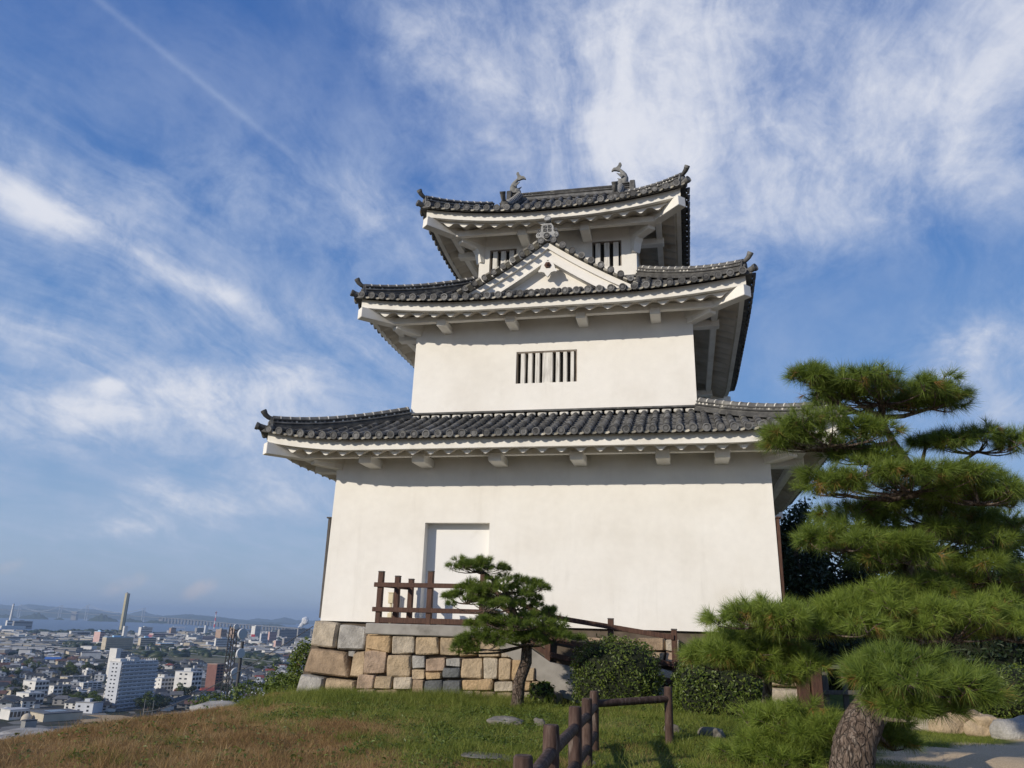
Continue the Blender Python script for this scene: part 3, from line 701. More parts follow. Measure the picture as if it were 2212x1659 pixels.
# ---------------------------------------------------------------- hill top, town plain, sea, far hills
ZT = -72.0
EDGEX = [-3.6, -4.6, -5.15, -5.3, -5.45, -5.75, -5.95, -6.25, -6.4]
def smooth(x): x = np.clip(x, 0, 1); return x*x*(3-2*x)
def edge_x(y): return np.interp(y, [-18, -13, -10.7, -8.6, -6.6, -4.2, -2.2, 0, 8], EDGEX) + .08*np.sin(y*2.3+1) + .05*np.sin(y*5.1)
def ground_h(x, y):
    x = np.asarray(x, float); y = np.asarray(y, float)
    z = -1.66 - .17*smooth((-x-2.5)/3.2)*smooth((y+11)/7) + .035*np.sin(x*1.3+.4)*np.sin(y*1.1) + .02*np.sin(x*3.1+y*2.3)
    z = z + .20*smooth((x-1.2)/1.5)*smooth((y+8)/4)*smooth((6-x)/2)               # small rise below the ramp
    d = np.maximum(np.maximum(edge_x(y)-x, x-38), np.maximum(-46-y, y-34)); d = np.maximum(d, 0)
    drop = np.minimum(72.0+z*0+1.0+(-1.66), 0)
    return np.maximum(z - .55*d**2/(1+.45*d), ZT)
def axis(near, lo, hi, step, far):
    a = list(np.arange(lo, hi+1e-6, step)); s = step
    l = [a[0]]; r = [a[-1]]
    while l[-1] > -far: s = s*1.16; l.append(l[-1]-s)
    s = step
    while r[-1] < far: s = s*1.16; r.append(r[-1]+s)
    return np.array(l[1:][::-1]+a+r[1:])
gx = axis(0, -8.5, 14, .16, 42000); gy = axis(0, -17, 3, .16, 42000)
X, Y = np.meshgrid(gx, gy); Zg = ground_h(X, Y); nx, ny = len(gx), len(gy)
i = np.arange(ny-1)[:, None]*nx + np.arange(nx-1)[None, :]
Q = np.stack([i, i+1, i+nx+1, i+nx], -1).reshape(-1, 4)
def ground_mat():
    m = bpy.data.materials.new("ground_earth"); m.use_nodes = True; t = NT(m.node_tree)
    co = t.n('ShaderNodeTexCoord').outputs['Object']; sp = t.n('ShaderNodeSeparateXYZ', Vector=co)
    x, y, z = sp.outputs
    n1 = t.noise(co, .55, 6, .6); n2 = t.noise(co, 7, 6, .65); n3 = t.noise(co, 60, 3)
    green = t.ramp(n2, [(.3, (.05, .07, .014)), (.6, (.105, .135, .028)), (.8, (.17, .16, .055))])
    dry = t.ramp(n2, [(.3, (.16, .085, .035)), (.6, (.29, .17, .07)), (.85, (.40, .27, .13))])
    f = t.math('ADD', t.math('MULTIPLY', t.math('ADD', x, 1.4), .26), t.math('ADD', t.math('MULTIPLY', t.math('ADD', y, 6.5), .16), t.math('MULTIPLY', t.math('SUBTRACT', n1, .5), 2.4)))
    c = t.mix(t.sstep(f, -.35, .35), dry, green)
    sand = t.ramp(n3, [(.3, (.40, .30, .19)), (.55, (.56, .44, .29)), (.75, (.68, .57, .41))])
    sf = t.math('SUBTRACT', t.math('ADD', t.math('MULTIPLY', t.math('SUBTRACT', x, 6.3), .8), t.math('MULTIPLY', t.math('SUBTRACT', n1, .5), 3.0)), t.math('MULTIPLY', t.math('MAXIMUM', t.math('ADD', y, 6.6), 0.0), .9))
    c = t.mix(t.sstep(sf, -.25, .3), c, sand)
    tn = t.noise(co, .012, 6, .65); tm = t.n('ShaderNodeTexVoronoi', Vector=co, Scale=.055).outputs['Color']
    town = t.ramp(tn, [(.3, (.025, .034, .018)), (.48, (.05, .05, .042)), (.62, (.075, .072, .064)), (.75, (.05, .05, .045))])
    tv = t.n('ShaderNodeSeparateColor', Color=tm).outputs[0]
    town = t.mix(t.math('MULTIPLY', t.sstep(tv, .72, .74), .55), town, (.30, .29, .27))
    town = t.mix(t.math('MULTIPLY', t.sstep(tv, .3, .28), .7), town, (.025, .035, .018))
    c = t.mix(t.sstep(z, -66, -70), c, town)
    slope = t.ramp(n2, [(.3, (.02, .03, .01)), (.7, (.05, .065, .02))]); c = t.mix(t.math('MULTIPLY', t.sstep(z, -2.6, -4.5), t.sstep(z, -70, -66)), c, slope)
    b = t.n('ShaderNodeBsdfPrincipled', Base__Color=c, Roughness=.95, Normal=t.n('ShaderNodeBump', Strength=.6, Distance=.03, Height=n2).outputs[0])
    b.inputs['Specular IOR Level'].default_value = .15
    t.t.links.new(b.outputs[0], t.n('ShaderNodeOutputMaterial').inputs[0]); return m
g = MB().add(np.stack([X, Y, Zg], -1).reshape(-1, 3), Q).build("ground", ground_mat(), None, 180); tag(g, kind='structure')

# ---------------------------------------------------------------- stone walls
def stonemat(name, c, bump=1.0):
    c = np.array(c); return mat(name, [c*.72, c, np.minimum(c*1.25, .8)], 4, 8, .9, bump, 16, fine=.35, fscale=55, stain=(tuple(c*.45), 2.2, .60, .85), bdist=.035)
ST = {'tan': stonemat("tan_granite", (.39, .30, .195)), 'gold': stonemat("golden_granite", (.41, .29, .165)), 'pale': stonemat("pale_granite", (.42, .36, .275)),
      'grey': stonemat("grey_granite", (.33, .315, .285)), 'pink': stonemat("pink_granite", (.37, .27, .19)), 'dark': stonemat("dark_slate", (.12, .125, .125)), 'brown': stonemat("brown_granite", (.30, .22, .145))}
JOINT = mat("dark_joint", [(.07, .055, .04), (.13, .105, .08)], 4, 4, .95)
def z2(x, y): return ((700+x/2.572)/1.1573, (1280+y/2.572)/1.1573)
def z5b(x, y): return ((1250+x/4.366)/1.1573, (1480+y/4.366)/1.1573)
SRN = np.random.default_rng(3)
def stone(parent, quad, Yf, batter, kind, proud=.08, gap=.008):
    """one hewn block: quad = its outline on the wall face as (x, z), clockwise from top left; a pillowed, rough front"""
    q = np.array(quad, float); q = q + SRN.uniform(-.014, .014, q.shape); cen = q.mean(0); n = 11; G = [0, .025, .08, .2, .35, .5, .65, .8, .92, .975, 1]; V = []; F = []
    sd = SRN.random()*50
    for i in range(n):
        for j in range(n):
            u, v = G[i], G[j]
            p = (q[0]*(1-u)+q[1]*u)*(1-v) + (q[3]*(1-u)+q[2]*u)*v
            e = min(u, 1-u, v, 1-v)
            w = wnoise(np.array([[p[0]*2+sd, p[1]*2, sd]]), 1.6)[0]; w2 = wnoise(np.array([[p[0]+sd, p[1], sd*2]]), 6.0)[0]
            cor = (abs(u-.5)*2)**5*(abs(v-.5)*2)**5
            p = p + (cen-p)*(.03*cor*2 + gap/ max(.2, np.abs(q-cen).max())) + np.array([w2, -w2])*.010*(e < .01)
            y = Yf(p[1]) - proud*min(1, (e/.08))**.5 - .030*w*min(1, e*10) - .016*w2*min(1, e*10)
            V.append((p[0], y, p[1]))
    for i in range(n-1):
        for j in range(n-1): F.append((i*n+j, (i+1)*n+j, (i+1)*n+j+1, i*n+j+1))
    b = len(V); rim = [i*n for i in range(n)] + [(n-1)*n+j for j in range(1, n)] + [i*n+n-1 for i in range(n-2, -1, -1)] + [j for j in range(n-2, 0, -1)]
    for r in rim: V.append((V[r][0], V[r][1]+.22, V[r][2]))
    for a in range(len(rim)): c = (a+1) % len(rim); F.append((rim[a], b+a, b+c, rim[c]))
    F = [f[::-1] for f in F]
    MB().add(np.array(V), F).build("stone_block", ST[kind], parent, 32)
# the tower's own base: big stones at the left corner, more behind the ramp, plain courses further right
BASE = empty("tower_stone_base", (0, 0, -1.8), "rough stone base of big grey and tan boulders under the castle tower", "stone wall")
bf = lambda z: -.06 + .17*z                                  # front face leans back as it rises
MB().add([(-6.05, .12, -.02), (6.05, .12, -.02), (6.7, -.22, -2.3), (-6.42, -.22, -2.3), (-6.05, 10.5, -.02), (6.05, 10.5, -.02), (6.7, 10.8, -2.3), (-6.6, 10.8, -2.3)],
         [(3, 2, 1, 0), (0, 1, 5, 4), (0, 4, 7, 3), (1, 2, 6, 5), (4, 5, 6, 7)]).build("core", JOINT, BASE)
def onface(px, Y0): p = onY(*px, Y0); return (p[0], p[2])
for pts, k in (([(215, 690), (374, 712), (356, 880), (193, 858)], 'pale'), ([(376, 716), (562, 738), (548, 892), (362, 886)], 'grey'),
               ([(198, 868), (440, 905), (470, 1068), (155, 1030)], 'brown'), ([(148, 1032), (305, 1060), (296, 1180), (112, 1175)], 'grey'),
               ([(308, 1066), (500, 1080), (500, 1185), (300, 1180)], 'tan'), ([(474, 905), (560, 890), (560, 1070), (462, 1062)], 'tan'),
               ([(442, 890), (492, 892), (490, 932), (446, 928)], 'grey'), ([(564, 742), (640, 750), (640, 890), (552, 890)], 'gold')):
    stone(BASE, [onface(z2(*p), -.2) for p in pts], bf, .17, k, .10)
for pts, k in (([(912, 490), (1165, 500), (1165, 600), (870, 590)], 'pink'), ([(1168, 500), (1492, 525), (1492, 640), (1168, 610)], 'tan'), ([(1495, 498), (1802, 500), (1800, 645), (1495, 640)], 'brown'),
               ([(1805, 520), (1960, 520), (1960, 660), (1805, 640)], 'pale'), ([(1650, 650), (1800, 655), (1780, 815), (1560, 780)], 'tan'), ([(1804, 645), (1950, 665), (1950, 860), (1790, 800)], 'pink'),
               ([(700, 590), (860, 595), (850, 700), (700, 690)], 'pale'), ([(540, 640), (700, 650), (700, 740), (540, 730)], 'tan'), ([(860, 600), (1100, 610), (1100, 760), (860, 740)], 'tan'),
               ([(1105, 615), (1550, 650), (1540, 800), (1105, 760)], 'grey'), ([(1560, 790), (1900, 870), (1900, 1000), (1560, 980)], 'pale')):
    stone(BASE, [onface(z5b(*p), -.2) for p in pts], bf, .17, k, .11)
x = 3.95
for row, (za, zb) in enumerate(((-.06, -.62), (-.64, -1.2), (-1.22, -1.75))):
    x = 4.3+.2*row
    while x < 5.6:
        w = .6+.5*SRN.random(); stone(BASE, [(x, za), (min(6.3, x+w), za), (min(6.3, x+w), zb), (x, zb)], bf, .17, ['tan', 'pale', 'pink', 'brown'][int(SRN.random()*4)], .1); x += w+.02
# the coursed wall under the landing
LAND = empty("landing_wall", (-1.5, -1.7, -1.75), "coursed golden granite wall below the concrete landing", "stone wall")
lf = lambda z: -1.72 + .10*(z+.30)
MB().add([(-3.72, -1.60, -.32), (1.55, -1.60, -.32), (2.2, -1.60, -2.1), (-4.0, -1.74, -2.1), (-3.72, -.02, -.32), (1.55, -.02, -.32), (2.2, -.02, -2.1), (-4.0, -.02, -2.1)],
         [(0, 1, 2, 3)[::-1], (0, 4, 7, 3), (0, 1, 5, 4), (1, 2, 6, 5)]).build("core", JOINT, LAND)
T4 = lambda xa, xb, ya, yb, sl=0: [(xa, ya), (xb, ya), (xb-sl, yb), (xa-sl, yb)]
blk = [([(552, 792), (711, 792), (706, 910), (545, 880)], 'gold')] + [(T4(a, b, 795, 914+i*5), k) for i, (a, b, k) in enumerate(((714, 864, 'pale'), (867, 1020, 'tan'), (1023, 1145, 'tan'), (1148, 1270, 'gold')))]
blk += [(T4(1273, 1415, 815, 936), 'tan'), (T4(1418, 1500, 860, 938), 'pale'), (T4(540, 688, 890, 1040, 8), 'pink'), (T4(690, 846, 915, 1058, 8), 'tan'),
        (T4(849, 934, 925, 1006), 'grey'), (T4(849, 934, 1010, 1072), 'tan'), (T4(937, 1060, 940, 1026), 'pink'), (T4(937, 1040, 1030, 1075), 'gold'), (T4(1063, 1160, 942, 994), 'grey'), (T4(1046, 1160, 998, 1070), 'dark'),
        (T4(1164, 1305, 940, 1072), 'tan'), (T4(1308, 1400, 940, 1078), 'pale'), (T4(1403, 1490, 942, 1085), 'tan'), (T4(1493, 1560, 944, 1085), 'gold'), (T4(1563, 1640, 1000, 1088), 'tan'),
        (T4(505, 613, 1044, 1135, 8), 'pink'), (T4(615, 730, 1052, 1138, 6), 'tan'), (T4(732, 853, 1062, 1142), 'pale'), (T4(856, 928, 1074, 1165), 'brown'), (T4(931, 1048, 1080, 1172), 'dark'), (T4(1051, 1170, 1080, 1175), 'dark'),
        (T4(1173, 1374, 1075, 1148), 'gold'), (T4(1377, 1500, 1088, 1155), 'pale'), (T4(1503, 1618, 1090, 1152), 'gold'), (T4(1621, 1720, 1092, 1150), 'tan'),
        (T4(500, 620, 1139, 1230), 'tan'), (T4(623, 760, 1142, 1230), 'brown'), (T4(763, 926, 1170, 1240), 'tan'), (T4(930, 1170, 1178, 1250), 'dark'), (T4(1173, 1250, 1151, 1240), 'pale'), (T4(1253, 1294, 1151, 1240), 'tan'), (T4(1297, 1390, 1156, 1240), 'pink'), (T4(1393, 1500, 1160, 1240), 'tan'),
        (T4(1503, 1640, 1156, 1240), 'pale'), (T4(1643, 1820, 1160, 1240), 'brown')]
for pts, k in blk: stone(LAND, [onface(z2(*p), -1.8) for p in pts], lf, .1, k, .05, .005)
for j, (za, zb) in enumerate(((-.34, -.76), (-.78, -1.24), (-1.26, -1.8))):           # its short left return
    Mr = None
    V = []
MB().cbox((-3.90, -1.84, -.30), (-.55, -.03, -.045), .02).build("landing_slab", CONC, LAND)
for z0_, z1_, k in ((-.33, -.78, 'gold'), (-.80, -1.22, 'tan'), (-1.24, -1.7, 'pink')):
    for y0_, y1_ in ((-1.70, -.9), (-.88, -.1)):
        MB().cbox((-3.86-(.33-abs(z1_))*0-.06, y0_, z1_), (-3.55, y1_, z0_), .03).build("stone_block", ST[k], LAND)
# stair flight, ramp and their sloping concrete edge
RAMP = empty("stair_ramp", (.6, -1.7, -1.7), "concrete stair and ramp going down right from the landing", "stairs")
P0, P1, P2 = np.array([-.57, -1.80, -.05]), np.array([.62, -1.80, -.78]), np.array([3.45, -1.80, -1.28])
side = [(P0[0], P0[2]), (P1[0], P1[2]), (P2[0], P2[2]), (P2[0], P2[2]-.5), (1.25, -1.62), (.70, -1.45), (P0[0], -.52)]
MB().prism(side, -1.80, -1.62).build("sloping_curb", CONC, RAMP)
m = MB()
for k in range(5): m.cbox((-.56+k*.25, -1.61, -1.6), (-.56+(k+1)*.25-.002, -.35, -.16-k*.15), .012)
m.build("steps", CONC, RAMP)
MB().prism([(.70, -.92), (3.45, -1.38), (3.45, -1.9), (.70, -1.7)], -1.61, -.4).build("ramp_slab", CONC, RAMP)
# ---------------------------------------------------------------- brown railings
def post(parent, x, y, z0, z1, w=.13, m=WOOD):
    MB().cbox((x-w/2, y-w/2, z0), (x+w/2, y+w/2, z1-.03), .008).build("post", m, parent)
    c = MB().cbox((x-w/2-.006, y-w/2-.006, z1-.03), (x+w/2+.006, y+w/2+.006, z1), .008); c.build("post_cap", GREYWOOD, parent)
def rail(parent, a, b, h=.11, w=.05, name="rail", m=WOOD):
    a = np.array(a, float); b = np.array(b, float); M = frame(b-a, o=a); L = np.linalg.norm(b-a)
    MB().cbox((0, -w/2, -h/2), (L, w/2, h/2), .008, 0, M).build(name, m, parent)
RAIL = empty("landing_railing", (-2.5, -1.7, -.04), "brown timber railing round the landing before the white door", "railing")
for x, y, z1_ in ((-3.64, -1.7, 1.19), (-3.48, -.95, 1.13), (-3.36, -.25, 1.10), (-2.36, -1.7, 1.21), (-1.05, -1.7, 1.2)): post(RAIL, x, y, -.045, z1_)
for z in (.86, .28): rail(RAIL, (-3.78, -1.785, z), (-.98, -1.785, z)); rail(RAIL, (-3.72, -1.64, z+.01), (-3.44, -.2, z+.01))
rail(RAIL, (-3.64, -1.70, .035), (-.57, -1.70, .035), .13, .12, "bottom_rail")
RAIL2 = empty("ramp_railing", (1.5, -1.75, -.9), "brown timber railing sloping down along the stair and ramp", "railing")
top = lambda x: np.interp(x, [-1.05, .55, 3.5], [.86, .22, -.18]); bot = lambda x: np.interp(x, [-.57, .62, 3.5], [.02, -.70, -1.16])
for x in (.55, 1.99, 3.40): post(RAIL2, x, -1.72, bot(x)-.1, top(x)+.19, .13)
for xa, xb in ((-1.0, .55), (.55, 3.40)):
    rail(RAIL2, (xa, -1.80, top(xa)), (xb, -1.80, top(xb))); rail(RAIL2, (max(xa, -.57), -1.80, bot(max(xa, -.57))+.40), (xb, -1.80, bot(xb)+.40))
    rail(RAIL2, (max(xa, -.57), -1.72, bot(max(xa, -.57))+.045), (xb, -1.72, bot(xb)+.045), .11, .11, "bottom_rail")
# small cream meter box against the wall behind the railing
BOX = mat("cream_box_paint", [(.60, .52, .34), (.70, .62, .43)], 4, 4, .7)
ob = empty("meter_box", (-3.9, -.09, .1), "small cream meter box on a post beside the door", "meter box")
c = onY(*z2(706, 665), -.25)
MB().cbox((c[0]-.07, -.28, .46), (c[0]+.07, -.14, .72), .012).build("box_case", BOX, ob); MB().cbox((c[0]-.08, -.29, .72), (c[0]+.08, -.13, .745), .006).build("lid", BOX, ob)
MB().cbox((c[0]-.03, -.24, -.04), (c[0]+.03, -.18, .46), .008).build("pole", BOX, ob); MB().cbox((c[0]-.06, -.285, .05), (c[0]+.06, -.16, .22), .01).build("lower_case", BOX, ob)
# ---------------------------------------------------------------- round-log fence in front
FENCE = empty("log_fence", (2.5, -11, -1.7), "dark brown round log fence running away from the camera then turning right", "fence")
fp = [((2.634, -15.05), -.84, .068), ((2.575, -13.57), -.81, .070), ((2.50, -11.54), -.84, .072), ((2.445, -10.04), -.87, .068), ((2.37, -8.55), -.885, .066), ((3.38, -7.55), -.85, .064)]
r5 = np.random.default_rng(8)
for (x, y), z1_, r in fp:
    zb = float(ground_h(x, y))-.15; n = 9; P = [(x, y, zb+(z1_-zb)*k/(n-1)) for k in range(n)]
    R_ = np.full(n, r); R_[-1] = r*.93
    m = MB().tube(np.array(P), R_, 14, wob=.03, rng=r5); m.lathe([(r*.93, -.001), (r*.80, .012), (.001, .012)], (x, y, z1_), (0, 0, 1), 14); m.build("post", LOGWOOD, FENCE, 50)
for k in range(5):
    (xa, ya), za, ra = fp[k]; (xb, yb), zb, rb = fp[k+1]
    lv = (.20, .56) if k < 4 else (.16,)
    for dz in lv:
        a = np.array([xa, ya, za-dz]); b = np.array([xb, yb, zb-dz]); n = 7
        m = MB().tube([a+(b-a)*t for t in np.linspace(.0, 1.0, n)], .052, 12, wob=.04, rng=r5); m.build("rail", LOGWOOD, FENCE, 50)
# ---------------------------------------------------------------- loose rocks
ROCK = mat("weathered_rock", [(.09, .08, .065), (.17, .155, .13), (.27, .25, .22)], 3, 8, .9, .9, 14, fine=.2, fscale=60, stain=((.12, .11, .09), 1.5, .55, .8), bdist=.03)
EDGEROCK = mat("pale_edge_rock", [(.22, .21, .195), (.34, .33, .31), (.46, .45, .43)], 3, 8, .9, .6, 18, fine=.2, bdist=.03)
def rock(c, r, seed, label, group, m=ROCK, rough=.22):
    mb = MB(); boulder(mb, c, r, seed, 0, rough, ICO3); o = mb.build("rock", m, None, 35); return tag(o, label, "rock", group)
def gpt(px, py, dz=0.0):
    """point where the sight line of a photo pixel meets the hill top"""
    z = -1.66
    for _ in range(8): p = onZ(px, py, z); z = float(ground_h(p[0], p[1]))
    return np.array([p[0], p[1], z+dz])
for k, (px, py, w, rx, rz, lb) in enumerate(((345, 1556, 17.5, .50, .16, "flat pale rock on the hill edge left of the dry grass hump"), (420, 1546, 18.5, .48, .17, "brownish rock on the hill edge between two paler rocks"), (470, 1534, 19.5, .75, .22, "largest pale rock on the hill edge below the antenna mast"),
        (100, 1590, 14.0, .95, .14, "long pale ledge of rock at the hill edge, farthest left"), (540, 1524, 20.5, .30, .14, "small rock on the hill edge nearest the stone base"), (215, 1581, 14.5, .45, .12, "low grey rock on the hill edge right of the long pale ledge"), (20, 1598, 13.2, .5, .14, "broken rock at the hill edge in the left corner"), (290, 1566, 16.2, .28, .12, "small grey rock between the ledge and the flat pale rock"))):
    c = atW(px, py, w); rock(c-np.array([0, 0, .05]), (rx, rx*.6, rz), k, lb, "rocks along the hill edge", EDGEROCK)
for k, (px, py, rx, rz, lb) in enumerate(((1093, 1563, .30, .09, "flat tan rock in the grass in front of the small pine"), (1165, 1568, .12, .10, "little grey rock beside the log fence top"), (1060, 1636, .36, .03, "half buried slab in the grass left of the log fence"),
        (1452, 1580, .12, .08, "grey rock in the grass right of the fence end post"), (1535, 1590, .20, .12, "dark grey rock in the grass left of the low pine boughs"), (1270, 1652, .10, .05, "narrow pale kerb stone at the foot of the log fence"))):
    c = gpt(px, py); rock(c+np.array([0, 0, rz*.1]), (rx, rx*.7, rz), 20+k, lb, "rocks lying in the grass")
for k, (px, py, rx, rz, m_, lb) in enumerate(((1990, 1577, .42, .22, 'pale', "pale border stone nearest the pine trunk"), (2070, 1581, .45, .24, 'tan', "tan border stone second from the pine trunk"), (2140, 1586, .38, .22, 'tan', "tan border stone left of the bluish end stone"), (2195, 1591, .40, .26, 'grey', "bluish grey border stone at the right end of the row"))):
    c = gpt(px, py); rock(c+np.array([0, 0, rz*.4]), (rx, rx*.6, rz), 40+k, lb, "stones bordering the sandy path", ST[m_], .3)
# brown timber post and weathered fence behind the pines on the right
BP = empty("brown_timber_board", (7.2, -3.2, -1.6), "upright reddish brown timber board standing behind the pine boughs", "board")
a = atW(1752, 1508, 17.2); M = frame((1, .15, 0), o=a); MB().cbox((-.27, -.1, -.4), (-.02, .1, .78), .015, 0, M).build("board", WOOD, BP); MB().cbox((.0, -.16, -.4), (.23, .1, .78), .015, 0, M).build("board_face", WOOD, BP)
GF = empty("grey_lattice_fence", (8.5, -2.5, -1.6), "weathered grey wooden fence beside the brown timber board", "fence")
for px in (1786, 1828, 1870, 1912, 1954):
    b = atW(px, 1512, 17.8); MB().cbox((b[0]-.06, b[1]-.05, b[2]-.4), (b[0]+.06, b[1]+.05, b[2]+.82), .01).build("post", GREYWOOD, GF)
for dz in (.70, .16):
    b, c = atW(1770, 1512, 17.75), atW(1965, 1512, 17.75); M = frame(c-b, o=b+np.array([0, -.06, dz])); MB().cbox((0, -.03, -.045), (np.linalg.norm(c-b), .03, .045), .008, 0, M).build("rail", GREYWOOD, GF)
# ---------------------------------------------------------------- pines: needle tufts on twigs, pads on boughs
NEEDLE = leafmat("pine_needle", (.062, .115, .016), (.25, .32, .055), .5, .3)
NEEDLE2 = leafmat("fresh_pine_needle", (.085, .145, .020), (.31, .39, .068), .5, .3)
OLDNEEDLE = leafmat("old_brown_needle", (.16, .09, .02), (.38, .24, .07), .6, .15)
BARK = bpy.data.materials.new("pine_bark"); BARK.use_nodes = True
t = NT(BARK.node_tree); co = t.n('ShaderNodeMapping', Vector=t.n('ShaderNodeTexCoord').outputs['Object'], Scale=(1, 1, .42)).outputs[0]
cw = t.vec('ADD', co, t.vec('MULTIPLY', t.n('ShaderNodeTexNoise', Vector=co, Scale=12.0).outputs['Color'], (.075, .075, .12)))
va = t.n('ShaderNodeTexVoronoi', Vector=cw, Scale=11.0, _feature='DISTANCE_TO_EDGE').outputs[0]; vb = t.n('ShaderNodeTexVoronoi', Vector=t.vec('MULTIPLY', cw, (1, 1, .7)), Scale=27.0, _feature='DISTANCE_TO_EDGE').outputs[0]; v2 = t.n('ShaderNodeTexVoronoi', Vector=cw, Scale=27.0).outputs['Color']
v1 = t.math('MINIMUM', va, t.math('ADD', t.math('MULTIPLY', vb, 1.6), .018))
pl = t.ramp(t.math('ADD', t.math('MULTIPLY', t.n('ShaderNodeSeparateColor', Color=v2).outputs[0], .35), t.math('MULTIPLY', t.noise(co, 9, 7, .7), .65)), [(.25, (.07, .052, .042)), (.5, (.155, .115, .09)), (.75, (.26, .215, .18))])
cb = t.mix(t.math('ADD', t.sstep(v1, -.01, .07), t.math('MULTIPLY', t.noise(co, 16, 5), .3), None, True), (.035, .027, .022), pl)
bs = t.n('ShaderNodeBsdfPrincipled', Base__Color=cb, Roughness=.9, Normal=t.n('ShaderNodeBump', Strength=.9, Distance=.03, Height=t.math('ADD', t.sstep(v1, 0, .10), t.math('MULTIPLY', t.noise(co, 40, 4), .4))).outputs[0])
bs.inputs['Specular IOR Level'].default_value = .15
t.t.links.new(bs.outputs[0], t.n('ShaderNodeOutputMaterial').inputs[0])
PR = np.random.default_rng(21)
def norm(a): return a/(np.linalg.norm(a, axis=-1, keepdims=True)+1e-9)
def tufts(mb, tips, axes, L, N, w, mi, spread=(.1, 1.35), rng=PR):
    n = len(tips)
    if n == 0: return
    ax = norm(np.asarray(axes, float)); r = norm(rng.normal(size=(n, N, 3)))
    pr = norm(r - ax[:, None]*(r*ax[:, None]).sum(-1, keepdims=True))
    th = rng.uniform(spread[0], spread[1], (n, N, 1))
    d = ax[:, None]*np.cos(th) + pr*np.sin(th)
    b = np.asarray(tips)[:, None] - ax[:, None]*rng.uniform(0, .45, (n, N, 1))*L
    ln = L*rng.uniform(.7, 1.1, (n, N, 1))*rng.uniform(.8, 1.1, (n, 1, 1))
    sd_ = norm(np.cross(d, rng.normal(size=(n, N, 3))))*w*.5
    tip = b + d*ln - np.array([0, 0, 1.0])*ln*.06
    V = np.stack([b-sd_, b+sd_, tip], 2).reshape(-1, 3)
    mb.add(V, np.arange(len(V)).reshape(-1, 3), mi)
def limb(mb, a, b, ra, rb, sag=.1, n=8, wob=.06, k=8, rng=PR):
    a = np.array(a, float); b = np.array(b, float); ts = np.linspace(0, 1, n); L = np.linalg.norm(b-a)
    off = np.cumsum(rng.normal(size=(n, 3))*wob*L/n, axis=0); off -= ts[:, None]*off[-1]
    P = a+(b-a)*ts[:, None] + off - np.array([0, 0, 1])*(sag*L*np.sin(ts*math.pi))[:, None]
    mb.tube(P, ra+(rb-ra)*ts, k, wob=.12, rng=rng); return P
def pad(tree, c, hw, hh, dep, attach, L=.19, clumps=12, per=13, N=52, w=.0055, tilt=0.0, crown_parent=None, brown=.85, mats=None, bough_r=.035, csize=.24):
    """a cloud-shaped cushion of needle tufts on one bough"""
    c = np.array(c, float); X_, D_, Z_ = _r0, np.array([-_r0[1], _r0[0], 0]), np.array([0, 0, 1.0])
    X2 = X_*math.cos(tilt)+Z_*math.sin(tilt)
    clumps = int(clumps*1.5); hh = hh*1.25
    m = MB(); br = MB(); limb(br, attach, c-Z_*hh*.35, bough_r, bough_r*.45, .05)
    k = 0
    while k < clumps:
        a = PR.uniform(0, 2*math.pi); r = math.sqrt(PR.uniform(0, 1))*.95
        if k < 2: a, r = k*math.pi, .93
        px, py = math.cos(a)*r, math.sin(a)*r; top = math.sqrt(max(0, 1-r*r))
        cc = c + X2*px*(hw-csize*.5) + D_*py*dep + Z_*(top*hh*PR.uniform(.15, .85) - hh*.3)
        cs = csize*PR.uniform(.75, 1.2)
        limb(br, c-Z_*hh*.4, cc-Z_*cs*.35, .014, .006, .08, 5, k=5)
        n = int(per*PR.uniform(.75, 1.25)); e = norm(PR.normal(size=(n, 3))); e[:, 2] = np.abs(e[:, 2])*.9-.12
        tip = cc + e*np.array([cs, cs, cs*.62])
        out = norm(e*np.array([1, 1, .8]) + np.array([0, 0, .55]) + (X2*px + D_*py)*.35)
        for q in tip[::3]: br.tube([cc-Z_*cs*.3, (cc+q)/2-Z_*.02, q], [.006, .005, .004], 4, cap=False)
        tufts(m, tip, out, L, N, w, 0)
        # underside: sparser, drooping, older needles
        n2 = max(2, int(n*brown*.8)); e2 = norm(PR.normal(size=(n2, 3))); e2[:, 2] = -np.abs(e2[:, 2])*.5
        tp = cc + e2*np.array([cs, cs, cs*.5])*.9; o2 = norm(e2*np.array([1, 1, 1]) + np.array([0, 0, -.5]) + (X2*px+D_*py)*.4)
        hb = (n2*4+4)//5
        tufts(m, tp[:hb], o2[:hb], L, int(N*.7), w, 0); tufts(m, tp[hb:], o2[hb:], L*.9, int(N*.5), w, 1)
        k += 1
    o = m.build("needle_pad", mats or [NEEDLE, OLDNEEDLE], tree); br.build("bough", BARK, o, 60); return o
def P(px, py, w): return atW(px, py, w)
BIG = empty("pine_tree", P(1850, 1690, 9.3), "large trained pine with thick leaning trunk and layered needle cushions at right", "pine tree")
base = P(1835, 1690, 9.3); base[2] = float(ground_h(base[0], base[1]))-.15
tr = MB(); tp = [base, P(1842, 1650, 9.3), P(1848, 1600, 9.4), P(1868, 1555, 9.55), P(1900, 1505, 9.8), P(1950, 1455, 10.2), P(2010, 1400, 10.6), P(2030, 1340, 10.8), P(1995, 1270, 10.9), P(1965, 1225, 10.9), P(2005, 1150, 10.95), P(2020, 1080, 10.95), P(1960, 1000, 10.85), P(1915, 930, 10.75), P(1900, 870, 10.65)]
tp = np.array(tp); sm = [tp[0]]
for i in range(len(tp)-1):
    p0, p1, p2, p3 = tp[max(0, i-1)], tp[i], tp[i+1], tp[min(len(tp)-1, i+2)]
    for q in np.linspace(.2, 1, 5): sm.append(.5*((2*p1)+(-p0+p2)*q+(2*p0-5*p1+4*p2-p3)*q*q+(-p0+3*p1-3*p2+p3)*q**3))
